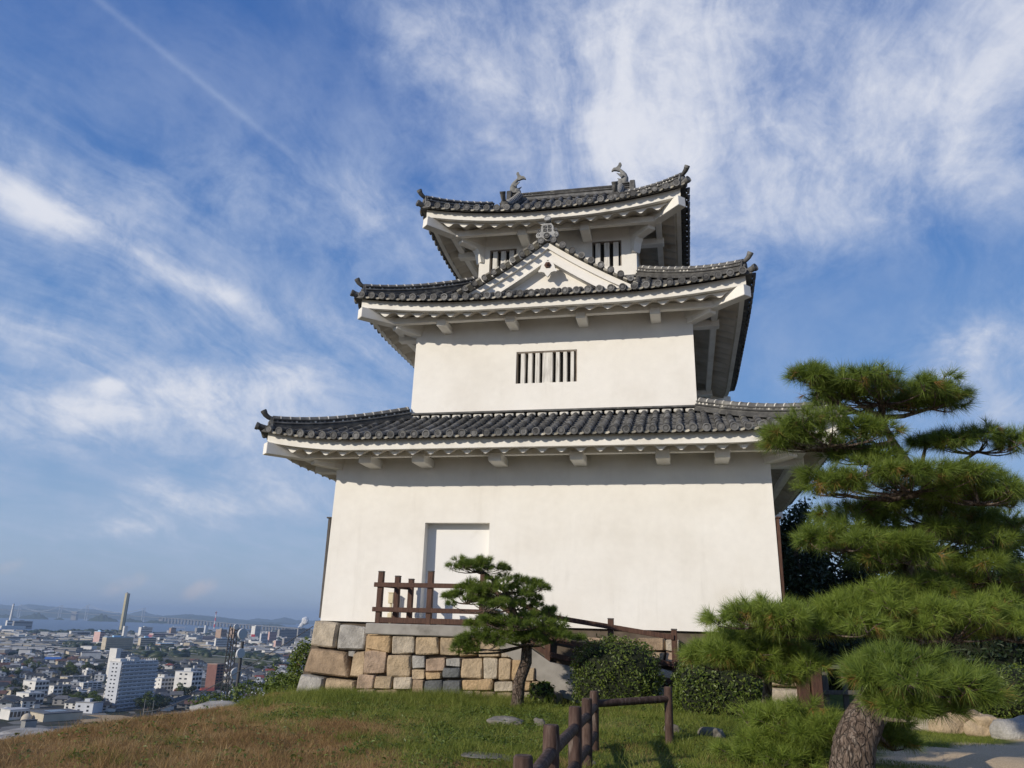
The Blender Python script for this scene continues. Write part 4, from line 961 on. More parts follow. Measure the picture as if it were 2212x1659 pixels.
sm = np.array(sm); rr = np.interp(np.linspace(0, 1, len(sm)), [0, .05, .2, .35, .6, 1], [.30, .25, .225, .165, .11, .03])
tr.tube(sm, rr, 22, wob=.09, rng=PR); TRK = tr.build("trunk", BARK, BIG, 180)
limb_ = MB(); limb_.tube([P(1905, 1552, 9.25), P(1935, 1556, 9.1), P(1960, 1557, 9.0)], [.03, .024, .018], 7); limb_.build("dead_branch", BARK, BIG, 60)
A = lambda f: sm[int(f*(len(sm)-1))]
S_ = lambda px, w: px*w/FPX
for (px, py, w, hw, hh, f, cl, kw) in (
    (1905, 845, 9.4, 172, 58, .97, 17, {}), (1752, 812, 9.3, 42, 34, .95, 4, dict(csize=.17)), (2010, 862, 9.3, 68, 42, .97, 6, {}), (1830, 832, 9.5, 70, 45, .97, 6, {}),
    (1790, 935, 9.2, 132, 58, .90, 13, {}), (1850, 985, 9.4, 70, 35, .88, 4, dict(brown=.6)), (1700, 950, 9.2, 42, 38, .90, 3, dict(csize=.18)),
    (2110, 955, 9.7, 108, 44, .84, 9, {}), (2000, 948, 9.9, 25, 22, .84, 2, dict(csize=.13)),
    (1960, 1030, 9.2, 190, 66, .80, 18, {}), (2110, 1058, 9.0, 100, 58, .80, 10, {}), (1790, 1045, 9.1, 60, 50, .80, 5, {}), (2170, 1075, 9.2, 40, 36, .80, 3, {}),
    (1825, 1165, 9.2, 92, 46, .70, 8, {}), (1945, 1190, 9.0, 70, 48, .68, 6, dict(brown=.7)), (2010, 1150, 9.9, 190, 75, .72, 14, dict(brown=.9)), (2130, 1220, 9.7, 110, 70, .66, 9, dict(brown=.9)), (1850, 1110, 9.9, 90, 50, .74, 7, dict(brown=.9)),
    (1640, 1330, 8.9, 116, 42, .50, 10, dict(mats='f')), (1720, 1352, 8.9, 80, 42, .50, 7, dict(mats='f')), (1790, 1335, 8.7, 120, 62, .50, 13, dict(mats='f')), (1900, 1310, 9.0, 118, 72, .52, 13, dict(mats='f')),
    (2050, 1345, 8.7, 160, 72, .50, 17, dict(mats='f')), (2190, 1345, 8.7, 90, 80, .52, 9, dict(mats='f')), (1990, 1275, 9.2, 80, 40, .52, 6, {}),
    (1985, 1460, 6.6, 140, 62, .30, 16, {}), (1905, 1440, 6.9, 60, 42, .32, 5, {}), (2080, 1490, 6.5, 60, 50, .32, 6, {}), (1960, 1520, 6.6, 80, 36, .30, 6, {}),
    (1925, 1590, 8.9, 48, 55, .24, 6, dict(brown=.8)), (2010, 1105, 10.2, 150, 60, .74, 14, dict(brown=.8)), (2150, 1150, 10.2, 80, 60, .72, 9, dict(brown=.8)), (1900, 1215, 10.0, 60, 40, .66, 6, dict(brown=.8)), (2080, 1275, 9.9, 150, 45, .6, 12, dict(brown=.8))):
    kw = dict(kw); kw.pop('hhk', 0)
    if kw.get('mats') == 'f': kw['mats'] = [NEEDLE2, OLDNEEDLE]
    w += 1.15; a = A(f); c = P(px, py, w); w_ = S_(hw, w); pad(BIG, c, w_, S_(hh, w), w_*.75 if w_ < .5 else .42+w_*.3, a, clumps=cl, per=11, N=54, bough_r=.04, **kw)
# low boughs left of the trunk belong to a second, smaller pine
LOW = empty("low_pine", P(1700, 1600, 10.6), "low spreading pine with cushions close to the grass left of the leaning trunk", "pine tree")
lb = P(1640, 1575, 11.2); lb[2] = float(ground_h(lb[0], lb[1]))-.1
m = MB(); LP = limb(m, lb, P(1660, 1430, 11.0), .10, .05, 0, 10, .15, 10); m.build("trunk", BARK, LOW, 180)
for (px, py, w, hw, hh, cl, tl) in ((1592, 1405, 10.6, 98, 48, 12, 0), (1655, 1440, 10.4, 80, 50, 10, -.35), (1552, 1422, 10.7, 62, 45, 7, 0), (1610, 1380, 10.9, 70, 30, 6, -.1), (1705, 1420, 10.5, 62, 48, 8, -.3)):
    pad(LOW, P(px, py, w), S_(hw, w), S_(hh, w), .5, LP[-1], clumps=cl, per=14, N=44, tilt=tl, mats=[NEEDLE2, OLDNEEDLE])
LOW2 = empty("creeping_pine", P(1720, 1640, 10.4), "creeping pine spreading over the grass at the foot of the leaning trunk", "pine tree")
l2 = P(1790, 1625, 10.3); l2[2] = float(ground_h(l2[0], l2[1]))-.1
m = MB(); LP = limb(m, l2, P(1745, 1575, 10.3), .08, .04, 0, 8, .1, 9); m.build("trunk", BARK, LOW2, 180)
for (px, py, w, hw, hh, cl, bn) in ((1665, 1545, 10.6, 75, 38, 8, .3), (1735, 1560, 10.2, 90, 50, 9, .9), (1690, 1600, 10.4, 80, 40, 8, .4), (1625, 1622, 10.4, 62, 30, 6, .3), (1780, 1590, 10.0, 50, 42, 5, .9), (1700, 1635, 10.1, 75, 26, 6, .3)):
    pad(LOW2, P(px, py, w), S_(hw, w), S_(hh, w), .4, LP[-1], clumps=cl, per=13, N=44, brown=bn, mats=[NEEDLE2, OLDNEEDLE])
# the small garden pine in front of the landing wall
SMALL = empty("small_pine", P(1117, 1530, 16.6), "small cloud pruned pine with bent trunk in front of the landing wall", "pine tree")
wS = 16.4
sp_ = np.array([P(1116, 1540, wS), P(1118, 1510, wS), P(1122, 1470, wS), P(1136, 1430, wS), P(1138, 1395, wS), P(1128, 1360, wS), P(1108, 1320, wS), P(1095, 1280, wS), P(1062, 1250, wS), P(1036, 1228, wS)])
m = MB(); m.tube(sp_, [.17, .13, .125, .12, .11, .09, .075, .06, .04, .02], 14, wob=.14, rng=PR); m.build("trunk", BARK, SMALL, 180)
for (px, py, w, hw, hh, f, cl) in ((1032, 1221, 16.4, 66, 24, 9, 12), (1085, 1270, 16.2, 62, 32, 7, 10), (1010, 1285, 16.3, 48, 30, 7, 8), (1138, 1262, 16.4, 38, 22, 7, 6), (1050, 1300, 16.1, 78, 30, 7, 11), (1120, 1300, 16.5, 50, 28, 6, 7),
    (1110, 1338, 16.0, 72, 34, 6, 11), (1178, 1330, 16.9, 38, 24, 5, 6), (1055, 1345, 16.3, 45, 22, 5, 6), (1200, 1368, 16.1, 62, 28, 4, 11), (1140, 1378, 16.0, 45, 20, 4, 6), (1036, 1385, 16.0, 50, 30, 4, 9), (1085, 1370, 16.1, 55, 24, 4, 7), (1005, 1402, 16.0, 22, 14, 4, 3)):
    pad(SMALL, P(px, py, w), S_(hw, w)*1.04, S_(hh, w)*1.25, S_(hw, w)*.7, sp_[f], L=.125, clumps=cl, per=15, N=44, w=.006, bough_r=.03, csize=.17, brown=.3)
# ---------------------------------------------------------------- clipped shrubs and leafy trees
LEAF = leafmat("shrub_leaf", (.030, .062, .010), (.15, .19, .03), .4, .2)
LEAFD = leafmat("dark_tree_leaf", (.010, .022, .008), (.035, .055, .018), .5, .15)
LEAFB = leafmat("bush_leaf", (.05, .09, .014), (.17, .22, .035), .45, .25)
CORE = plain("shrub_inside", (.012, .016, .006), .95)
TWIG = mat("twig_bark", [(.05, .04, .03), (.10, .08, .06)], 8, 4, .9)
def leaves(mb, C, Nrm, size, mi=0, rng=PR, jit=.9):
    n = len(C); d = norm(Nrm + rng.normal(size=(n, 3))*jit); a = norm(np.cross(d, rng.normal(size=(n, 3)))); b = np.cross(d, a)
    s = size*rng.uniform(.6, 1.3, (n, 1))
    V = np.stack([C-a*s, C-b*s*.42+d*s*.12, C+a*s, C+b*s*.42+d*s*.12], 1).reshape(-1, 3)
    mb.add(V, np.arange(len(V)).reshape(-1, 4), mi)
def shrub(name, label, c, r, n=5200, size=.035, power=2.6, group=None, leaf=LEAF):
    o = empty(name, (c[0], c[1], c[2]-r[2]), label, "shrub", group); c = np.array(c, float); r = np.array(r, float)
    e = norm(PR.normal(size=(n, 3))); f = (np.abs(e)**power).sum(1)**(-1/power); q = e*f[:, None]
    lum = 1+.085*wnoise(q*3+c, 2.0)[:, None]; depth = PR.uniform(.84, 1.03, (n, 1)); depth[::17] += PR.uniform(.0, .12, depth[::17].shape)
    m = MB(); leaves(m, c+q*r*lum*depth, e+np.array([0, 0, .3]), size); m.build("foliage", leaf, o)
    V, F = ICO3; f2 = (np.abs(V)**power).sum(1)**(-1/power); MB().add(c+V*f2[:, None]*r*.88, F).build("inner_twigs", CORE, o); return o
def sh_at(px, py, w): return atW(px, py, w)
c = sh_at(1332, 1462, 16.6); shrub("clipped_shrub", "rounded clipped shrub covering the ramp behind the log fence", c, (.92, .75, .78), 9000)
c = sh_at(1556, 1492, 15.0); shrub("clipped_shrub", "box shaped clipped shrub under the pine boughs right of the ramp railing", c, (.84, .7, .56), 8000, power=4.0)
c = sh_at(2190, 1497, 16.0); shrub("clipped_shrub", "olive clipped shrub at the right edge behind the border stones", c, (.75, .7, .55), 5000)
c = sh_at(2060, 1530, 17.5); shrub("clipped_shrub", "shaded clipped shrub behind the thick leaning pine trunk", c, (.9, .6, .45), 4000)
c = gpt(1168, 1525); shrub("leafy_weed", "broad leaved weed growing at the foot of the small pine", c+np.array([0, .1, .22]), (.28, .24, .26), 260, .075, leaf=LEAFB)
def leafy_tree(name, label, base, h, crown, n, size, leaf, group=None, trunk_r=.16, open_=.55, nb=16, cat="tree"):
    """trunk, limbs and a crown of leaf sprays at limb ends, with gaps between them"""
    o = empty(name, base, label, cat, group); base = np.array(base, float); m = MB(); lv = MB()
    top = base+np.array([PR.normal()*.2, PR.normal()*.2, h*.8]); ts = np.linspace(0, 1, 8); Pt = base+(top-base)*ts[:, None]+np.cumsum(PR.normal(size=(8, 3))*.05, 0)*np.array([1, 1, 0])
    m.tube(Pt, trunk_r*(1-.75*ts), 9, wob=.1, rng=PR); cc = base+np.array([0, 0, h-crown[2]])
    per = max(8, n//nb)
    for k in range(nb):
        e = norm(PR.normal(size=3)); q = cc+e*np.array(crown)*PR.uniform(.45, .95)
        a = Pt[3+int(PR.uniform(0, 4.9))]; limb(m, a, q, trunk_r*.35, .012, .03, 6, .12, 5)
        s = np.array(crown)*open_*PR.uniform(.6, 1.0); w = norm(PR.normal(size=(per, 3)))*PR.uniform(.2, 1, (per, 1))**.6
        leaves(lv, q+w*s, w+np.array([0, 0, .5]), size)
    m.build("trunk", TWIG, o, 60); lv.build("crown", leaf, o); return o
for k, (px, w, ptop, cr, lb) in enumerate(((1722, 30, 1045, (1.6, 1.6, 2.6), "dark tree just right of the tower's right corner"), (1800, 34, 1085, (2.2, 2.0, 2.6), "dark tree behind the upper cushions of the large pine"), (1915, 33, 1170, (2.4, 2.2, 2.0), "dark tree hidden mostly by the large pine's middle boughs"),
        (2070, 36, 1150, (2.6, 2.2, 2.3), "dark tree behind the large pine's right hand boughs"), (2190, 34, 1128, (2.2, 2.2, 2.4), "dark tree at the right edge of the view behind the large pine"))):
    b = atW(px, 1400, w); b[2] = -1.8; t_ = atW(px, ptop, w); h = t_[2]-b[2]; leafy_tree("broadleaf_tree", lb, b, h, (cr[0], cr[1], h*.44), 11000, .11, LEAFD, "dark trees behind the large pine", .2, .34, 50)
for px, w, r, lb in ((1760, 26, (2.0, 1.2, 1.3), "dark hedge bush behind the brown timber board"), (1900, 27, (2.6, 1.2, 1.5), "dark hedge bush behind the grey lattice fence"), (2060, 25, (2.2, 1.2, 1.5), "dark hedge bush behind the leaning pine trunk"), (2200, 26, (2.4, 1.2, 1.6), "dark hedge bush at the right edge behind the olive shrub"), (1690, 30, (2.2, 1.2, 1.2), "dark hedge bush beside the right foot of the tower")):
    b = atW(px, 1450, w); b[2] = -1.7+r[2]*.8; shrub("hedge_bush", lb, b, r, 6500, .09, 2.4, "hedge behind the pines", LEAFD)
for k, (px, py, w, r, lb) in enumerate(((652, 1450, 23.5, (.45, .5, .95), "leafy green bush against the left corner of the stone base"), (622, 1490, 24.5, (.7, .6, .5), "low bush on the slope left of the stone base"), (590, 1478, 26, (.35, .35, .6), "thin upright sapling with yellowish leaves on the slope left of the stone base"), (545, 1500, 30, (.9, .8, .55), "brownish bush below the rocks near the antenna mast"), (460, 1520, 33, (1.0, .8, .45), "dark bush on the slope under the antenna mast"))):
    c = atW(px, py, w); m = MB(); n = int(2200 if k < 2 else 1300 if k != 2 else 420); e = norm(PR.normal(size=(n, 3)))*PR.uniform(.35, 1, (n, 1))**.5
    o = empty("bush", c-np.array([0, 0, r[2]]), lb, "bush", "bushes on the castle slope"); leaves(m, c+e*np.array(r)*(1+.15*wnoise(e*2+k, 2)[:, None]), e+np.array([0, 0, .5]), .06); m.build("foliage", LEAFB if k < 3 else LEAF, o)
    t_ = MB()
    for j in range(5): limb(t_, c-np.array([0, 0, r[2]+1.5]), c+norm(PR.normal(size=3))*np.array(r)*.7, .025, .008, 0, 5)
    t_.build("stems", TWIG, o, 60)
# ---------------------------------------------------------------- grass
def grassmat(name, c1, c2, c3):
    m = bpy.data.materials.new(name); m.use_nodes = True; t = NT(m.node_tree)
    rn = t.n('ShaderNodeNewGeometry').outputs['Random Per Island']; big = t.noise(t.n('ShaderNodeTexCoord').outputs['Object'], .9, 5)
    c = t.ramp(t.math('ADD', t.math('MULTIPLY', rn, .55), t.math('MULTIPLY', t.math('SUBTRACT', big, .28), 1.0)), [(.1, c1), (.5, c2), (.9, c3)])
    b = t.n('ShaderNodeBsdfPrincipled', Base__Color=c, Roughness=.6); b.inputs['Specular IOR Level'].default_value = .2
    mx = t.n('ShaderNodeMixShader', i0=.25, i1=b.outputs[0], i2=t.n('ShaderNodeBsdfTranslucent', Color=c).outputs[0])
    t.t.links.new(mx.outputs[0], t.n('ShaderNodeOutputMaterial').inputs[0]); return m
GREEN = grassmat("green_grass_blade", (.065, .095, .014), (.165, .205, .032), (.32, .33, .09)); DRY = grassmat("dry_grass_blade", (.16, .088, .034), (.31, .195, .080), (.50, .37, .19))
GR = np.random.default_rng(33)
def scatter(n, x0, x1, y0, y1):
    x = GR.uniform(x0, x1, n); y = GR.uniform(y0, y1, n); z = ground_h(x, y); Q = np.stack([x, y, z], 1); d = Q-CAM; w = d@_f
    px = 1106+FPX*(d@_r)/w; py = 829.5-FPX*(d@_u)/w
    ok = (w > 2) & (px > -60) & (px < 2270) & (py < 1720) & (x > edge_x(y)-1.4) & ~((y > -1.85) & (x > -4.1) & (x < 6.6)) & ~((y > -.45) & (x > -6.6) & (x < 6.6))
    return Q[ok]
def dryness(Q):
    n = wnoise(np.stack([Q[:, 0]*.5, Q[:, 1]*.5, Q[:, 0]*0], 1), 1.0)*.5 + wnoise(np.stack([Q[:, 0]*2, Q[:, 1]*2, Q[:, 0]*0+3], 1), 1.0)*.4
    return (Q[:, 0]+1.9)*.20 + (Q[:, 1]+6.5)*.13 + n*1.05
def sandy(Q): return (Q[:, 0]-6.3)*.8 - np.maximum(Q[:, 1]+6.6, 0)*.9 + wnoise(np.stack([Q[:, 0], Q[:, 1], Q[:, 0]*0], 1), 1.2)*.5
def blades(Q, h, w, lean, mi, mb):
    n = len(Q); a = GR.uniform(0, 2*math.pi, n); sd_ = np.stack([np.cos(a), np.sin(a), a*0], 1)*(w*GR.uniform(.6, 1.3, n))[:, None]*.5
    hh = h*GR.uniform(.45, 1.25, n); ld = norm(GR.normal(size=(n, 3))*np.array([1, 1, .01]))*(hh*lean*GR.uniform(.2, 1.2, n))[:, None]
    tip = Q+ld+np.array([0, 0, 1])*(hh*.95)[:, None]; V = np.stack([Q-sd_-[0, 0, .01], Q+sd_-[0, 0, .01], tip], 1).reshape(-1, 3)
    mb.add(V, np.arange(len(V)).reshape(-1, 3), mi)
Q = scatter(1000000, -8, 13, -16.5, .4); d_ = dryness(Q); sn = sandy(Q); Q = Q[sn < .15*GR.normal(size=len(Q))]; d_ = dryness(Q)
pg = 1/(1+np.exp(-d_*5)); isg = GR.random(len(Q)) < pg
pat = .5+.5*wnoise(np.stack([Q[:, 0], Q[:, 1], Q[:, 0]*0], 1), 1.4)
wall_near = smooth((Q[:, 1]+4.2)/2.0)*smooth((1.5-Q[:, 0])/2)
hg = (.03+.05*np.clip(pat, 0, 1)**1.5+.13*wall_near)*(1+.3*(Q[:, 0] < 2)); hd = .04+.055*np.clip(pat, 0, 1)
m = MB(); blades(Q[isg], hg[isg], np.full(isg.sum(), .0065), 1.0, 0, m); tag(m.build("green_grass", GREEN), "short green grass on the hill top in front of the walls", "grass", kind='stuff')
m = MB(); blades(Q[~isg], hd[~isg], np.full((~isg).sum(), .0055), 1.1, 0, m); tag(m.build("dry_grass", DRY), "dry reddish brown grass on the hump at the left", "grass", kind='stuff')
# broad-leaved weeds
Qw = scatter(8500, -6, 5, -15, -1.9); dw = dryness(Qw); keep = GR.random(len(Qw)) < np.clip(.35+.5*dw, .13, .9)*np.where((Qw[:, 0] > 1.2) & (Qw[:, 1] < -4), .25, 1); Qw = Qw[keep]; m = MB()
for q in Qw:
    k = int(GR.integers(6, 16)); s = GR.uniform(.04, .13); e = norm(GR.normal(size=(k, 3))); e[:, 2] = np.abs(e[:, 2])
    leaves(m, q+e*np.array([s, s, s*.9]), e+np.array([0, 0, .8]), GR.uniform(.018, .036), rng=GR, jit=.6)
tag(m.build("weeds", LEAFB), "small broad leaved weeds scattered through the grass", "weeds", kind='stuff')
Qt = scatter(2400, -5.5, 6, -15, -1.9); m = MB()
for q in Qt:
    if GR.random() < .55:
        n = int(GR.integers(8, 22)); blades(np.repeat(q[None], n, 0)+GR.normal(size=(n, 3))*np.array([.04, .04, 0]), np.full(n, GR.uniform(.10, .24) if q[1] < -5 else GR.uniform(.15, .42)), np.full(n, .007), .9, 0 if dryness(q[None])[0] > -.2 else 1, m)
tag(m.build("tall_grass", [GREEN, DRY]), "taller tufts of grass standing out of the short grass", "grass", kind='stuff')
HAZE = 6.5e-5
# ---------------------------------------------------------------- the town on the plain
TR = np.random.default_rng(77)
HORY = lambda px: 829.5+(_f[2]*FPX+_r[2]*(px-1106))/_u[2]     # where the true horizon runs across the photo
def town(px, py): return onZ(px, py, ZT)
def wof(p): return float((p-CAM)@_f)
WHITEW = mat("white_painted_wall", [(.56, .55, .52), (.70, .68, .64)], .15, 4, .85); CREAMW = mat("cream_wall", [(.42, .37, .28), (.52, .46, .36)], .15, 4, .85)
GREYW = mat("grey_concrete_wall", [(.22, .22, .21), (.32, .31, .30)], .15, 4, .85); PALEW = mat("pale_blue_grey_wall", [(.46, .48, .51), (.56, .58, .61)], .15, 4, .85)
REDW = mat("red_brown_tile_wall", [(.17, .085, .07), (.22, .11, .09)], .3, 4, .8); BROWNW = mat("tan_brown_wall", [(.30, .21, .15), (.38, .27, .20)], .2, 4, .8)
PINKW = mat("pinkish_wall", [(.50, .33, .30), (.58, .40, .36)], .2, 4, .8)
DKROOF = mat("dark_tiled_roof", [(.035, .037, .042), (.065, .067, .07)], .4, 4, .6); GRROOF = mat("grey_tiled_roof", [(.10, .10, .105), (.16, .16, .16)], .4, 4, .65)
BRROOF = mat("brown_tiled_roof", [(.11, .06, .045), (.17, .095, .07)], .4, 4, .65); BLROOF = mat("blue_roof", [(.05, .13, .38), (.07, .17, .45)], .4, 3, .5); LBROOF = mat("light_blue_roof", [(.30, .50, .66), (.38, .58, .72)], .2, 3, .5)
RDROOF = mat("red_tiled_roof", [(.22, .055, .04), (.30, .08, .06)], .4, 4, .65); WHROOF = mat("white_flat_roof", [(.40, .40, .39), (.56, .56, .55)], .2, 4, .7)
GLASSD = plain("dark_window_glass", (.03, .035, .045), .15, .6); VIAD = plain('weathered_deck', (.15, .155, .16), .8); SOLAR = plain("solar_glass", (.02, .035, .08), .2, .6); GOLD = mat("golden_glass", [(.34, .29, .16), (.44, .38, .22)], .02, 4, .4, spec=.6)
REDP = plain("red_sign_paint", (.60, .05, .07), .6); PINKP = plain("pink_sign_paint", (.70, .25, .28), .6); STEEL = plain("painted_steel", (.50, .52, .54), .5); DKSTEEL = plain("dark_steel", (.06, .06, .065), .5); TANF = mat("tan_sports_ground", [(.36, .25, .13), (.45, .32, .18)], .1, 4, .95)
def turn(px, phi=0.0):
    """axes of a building whose front is turned phi degrees to the right of facing the camera"""
    d = ray(px, 1400); d[2] = 0; d /= np.linalg.norm(d); r = np.array([d[1], -d[0], 0.0]); p = math.radians(phi)
    X_ = r*math.cos(p) + d*math.sin(p); Y_ = -r*math.sin(p) + d*math.cos(p)
    return X_, Y_
def block(name, label, xl, xc, xr, ytop, ybase, wall, phi=35, roof=None, storeys=0, bays=0, balcony=False, cat="building", ends=0, extra=None, group=None, roofbox=True, winm=None, parapet=True, band=None):
    """box building seen over the corner at photo column xc: side wall from xl to xc, front from xc to xr"""
    if roof is None: roof = WHROOF
    b = town(xc, ybase); w = wof(b); m_ = w/FPX
    X_, Y_ = turn(xc, phi); cp, sp = math.cos(math.radians(phi)), math.sin(math.radians(phi))
    Lx = (xr-xc)*m_/max(.15, cp); Ly = (xc-xl)*m_/max(.15, sp) if phi > 3 else .6*Lx; Ly = min(Ly, max(3*Lx, 10)); H = (ybase-ytop)*m_
    o = empty(name, b, label, cat, group); M = np.eye(4); M[:3, 0], M[:3, 1], M[:3, 3] = X_, Y_, b
    MB().box((0, 0, -2), (Lx, Ly, H), 0, M).build("wall", wall, o)
    r = MB().box((-.15, -.15, H+.004), (Lx+.15, Ly+.15, H+(.7 if parapet else .15)), 0, M)
    if roofbox: r.box((Lx*.30, Ly*.3, H+.7), (Lx*.55, Ly*.7, H+.7+min(3.0, H*.18)), 0, M)
    r.build("roof", roof, o)
    if storeys:
        sh = H/storeys
        for k in range(storeys):
            z0_ = k*sh
            if balcony:
                MB().box((.25, -1.3, z0_+.9+sh*.0), (Lx-.05, -.01, z0_+1.05), 0, M).box((.25, -1.3, z0_+1.05), (Lx-.05, -1.15, z0_+sh*.42+.9), 0, M).build("balcony", wall, o)
            if bays:
                n = bays
                for j in range(n):
                    x0_ = Lx*(j+.12)/n; x1_ = Lx*(j+.86)/n
                    MB().box((x0_, -.05, z0_+sh*.30), (x1_, -.004, z0_+sh*.86), 0, M).build("window", winm or GLASSD, o)
            else:
                MB().box((Lx*.03, -.06, z0_+sh*.40), (Lx*.97, -.004, z0_+sh*.80), 0, M).build("window_band", winm or GLASSD, o)
            for j in range(ends):
                MB().box((-.05, Ly*(.30+.30*j), z0_+sh*.40), (-.004, Ly*(.30+.30*j)+Ly*.14, z0_+sh*.75), 0, M).build("window", GLASSD, o)
    if extra: extra(o, M, Lx, Ly, H)
    return o
def apt_extra(o, M, Lx, Ly, H):
    st = 12; sh = H/st
    for k in range(st):                                        # rounded rear galleries stepping out on the left flank
        MB().box((.6, Ly+.01, k*sh+.3), (Lx-.6, Ly+1.5, k*sh+1.6), 0, M).build("gallery", WHITEW, o)
    MB().box((Lx*.02, Ly*.2, H+.7), (Lx*.20, Ly*.9, H+.7+H*.06), 0, M).build("stair_house", WHITEW, o)
    for j in range(16): MB().box((Lx*(.2+.05*j), Ly*.1, H+.7), (Lx*(.2+.05*j)+.5, Ly*.1+.5, H+2.2), 0, M).build("roof_vent", WHITEW, o)
block("apartment_tower", "white twelve storey apartment block with long balconies, nearest tall building in the town", 223, 246, 323, 1437, 1534, PALEW, 48, storeys=12, bays=8, balcony=True, ends=2, extra=apt_extra)
block("stair_tower", "white stair tower rising behind the twelve storey apartment block", 229, 243, 252, 1405, 1462, WHITEW, 40, roofbox=False)
block("slab_block", "grey banded slab block behind the apartment block's stair tower", 247, 252, 270, 1409, 1436, GREYW, 30, storeys=7)
block("slab_block", "low grey office right of the banded slab block", 272, 275, 297, 1417, 1433, GREYW, 30, storeys=4)
block("office_building", "white four storey building right of the apartment block, with dark square windows", 331, 345, 372, 1468, 1501, WHITEW, 40, storeys=4, bays=4, ends=1)
block("hall_building", "large windowed white hall left of the red brown tower", 374, 410, 430, 1456, 1503, WHITEW, 55, storeys=5, bays=3, ends=2)
block("hall_building", "taller white wing against the hall with dark windows", 402, 408, 430, 1449, 1490, WHITEW, 45, storeys=5, bays=2)
block("brick_tower", "red brown tiled tower standing alone behind the antenna mast", 442, 462, 477, 1439, 1493, REDW, 50, roof=BROWNW, roofbox=False, storeys=9, bays=2)
for n_, l_, a in (("shop_building", "white flat roofed building with long terrace far left below the houses", (48, 72, 98, 1475, 1503)), ("shop_building", "grey white building with small square windows left of the apartment block", (103, 112, 146, 1484, 1508)),
                  ("shop_building", "white block in front of the terraced white building", (34, 58, 88, 1501, 1524)), ("shop_building", "small white house block touching the apartment block on its left", (210, 222, 238, 1507, 1530)),
                  ("shop_building", "white two storey building just left of the small white house block", (180, 192, 206, 1492, 1508)), ("shop_building", "yellowish shop front below the trees left of the apartment block", (130, 144, 190, 1464, 1474)),
                  ("shop_building", "long white roofed shed left of the white two storey building", (170, 178, 215, 1477, 1490))):
    block(n_, l_, *a, CREAMW if 'yellow' in l_ else WHITEW, 35, roof=WHROOF if 'shed' in l_ or 'terrace' in l_ else GREYW, storeys=2 if 'block in front' in l_ else 3, bays=4, ends=1)
# schoolyard: domes, sheds, solar roof, tan ground
def dome(label, px, ybase, rpx, mat_):
    b = town(px, ybase); r = rpx*wof(b)/FPX; o = empty("dome", b, label, "dome")
    MB().lathe([(r*1.02, -1), (r*1.02, r*.15), (r, r*.3), (r*.94, r*.62), (r*.75, r*.95), (r*.45, r*1.18), (r*.15, r*1.28), (.01, r*1.29)], b, (0, 0, 1), 24).build("shell", mat_, o, 50); MB().lathe([(r*1.06, -1), (r*1.06, r*.12), (r*.9, r*.12)], b, (0, 0, 1), 24).build("base_ring", GREYW, o, 40)
dome("white dome at the far left edge behind the flat white hall", 12, 1542, 11, WHITEW); dome("cream dome in front of the solar roofed gymnasium", 57, 1556, 11, CREAMW)
block("flat_hall", "flat white hall under the white dome", 0, 18, 54, 1537, 1556, WHITEW, 25, storeys=1, bays=5, roofbox=False)
block("dark_hall", "low dark walled hall in front of the cream dome", 44, 52, 74, 1560, 1577, GREYW, 30, roof=DKROOF, roofbox=False)
def gym(o, M, Lx, Ly, H):
    MB().box((Lx*.25, Ly*.25, H+.72), (Lx*.7, Ly*.8, H+.9), 0, M).build("solar_panels", SOLAR, o)
block("gymnasium", "wide grey roofed gymnasium carrying dark solar panels", 64, 92, 168, 1545, 1560, CREAMW, 22, roof=GRROOF, roofbox=False, extra=gym)
def sheet(name, pts, m, dz, kind='structure'):
    V = [town(*p)+np.array([0, 0, dz]) for p in pts]; o = MB().add(np.array(V), [tuple(range(len(V)))[::-1]]).build(name, m); o['kind'] = kind
    me = o.data
    if me.polygons[0].normal.z < 0: me.flip_normals()
    return o
sheet("sports_field", [(160, 1545), (262, 1546), (300, 1552), (230, 1560), (180, 1562)], TANF, .3)
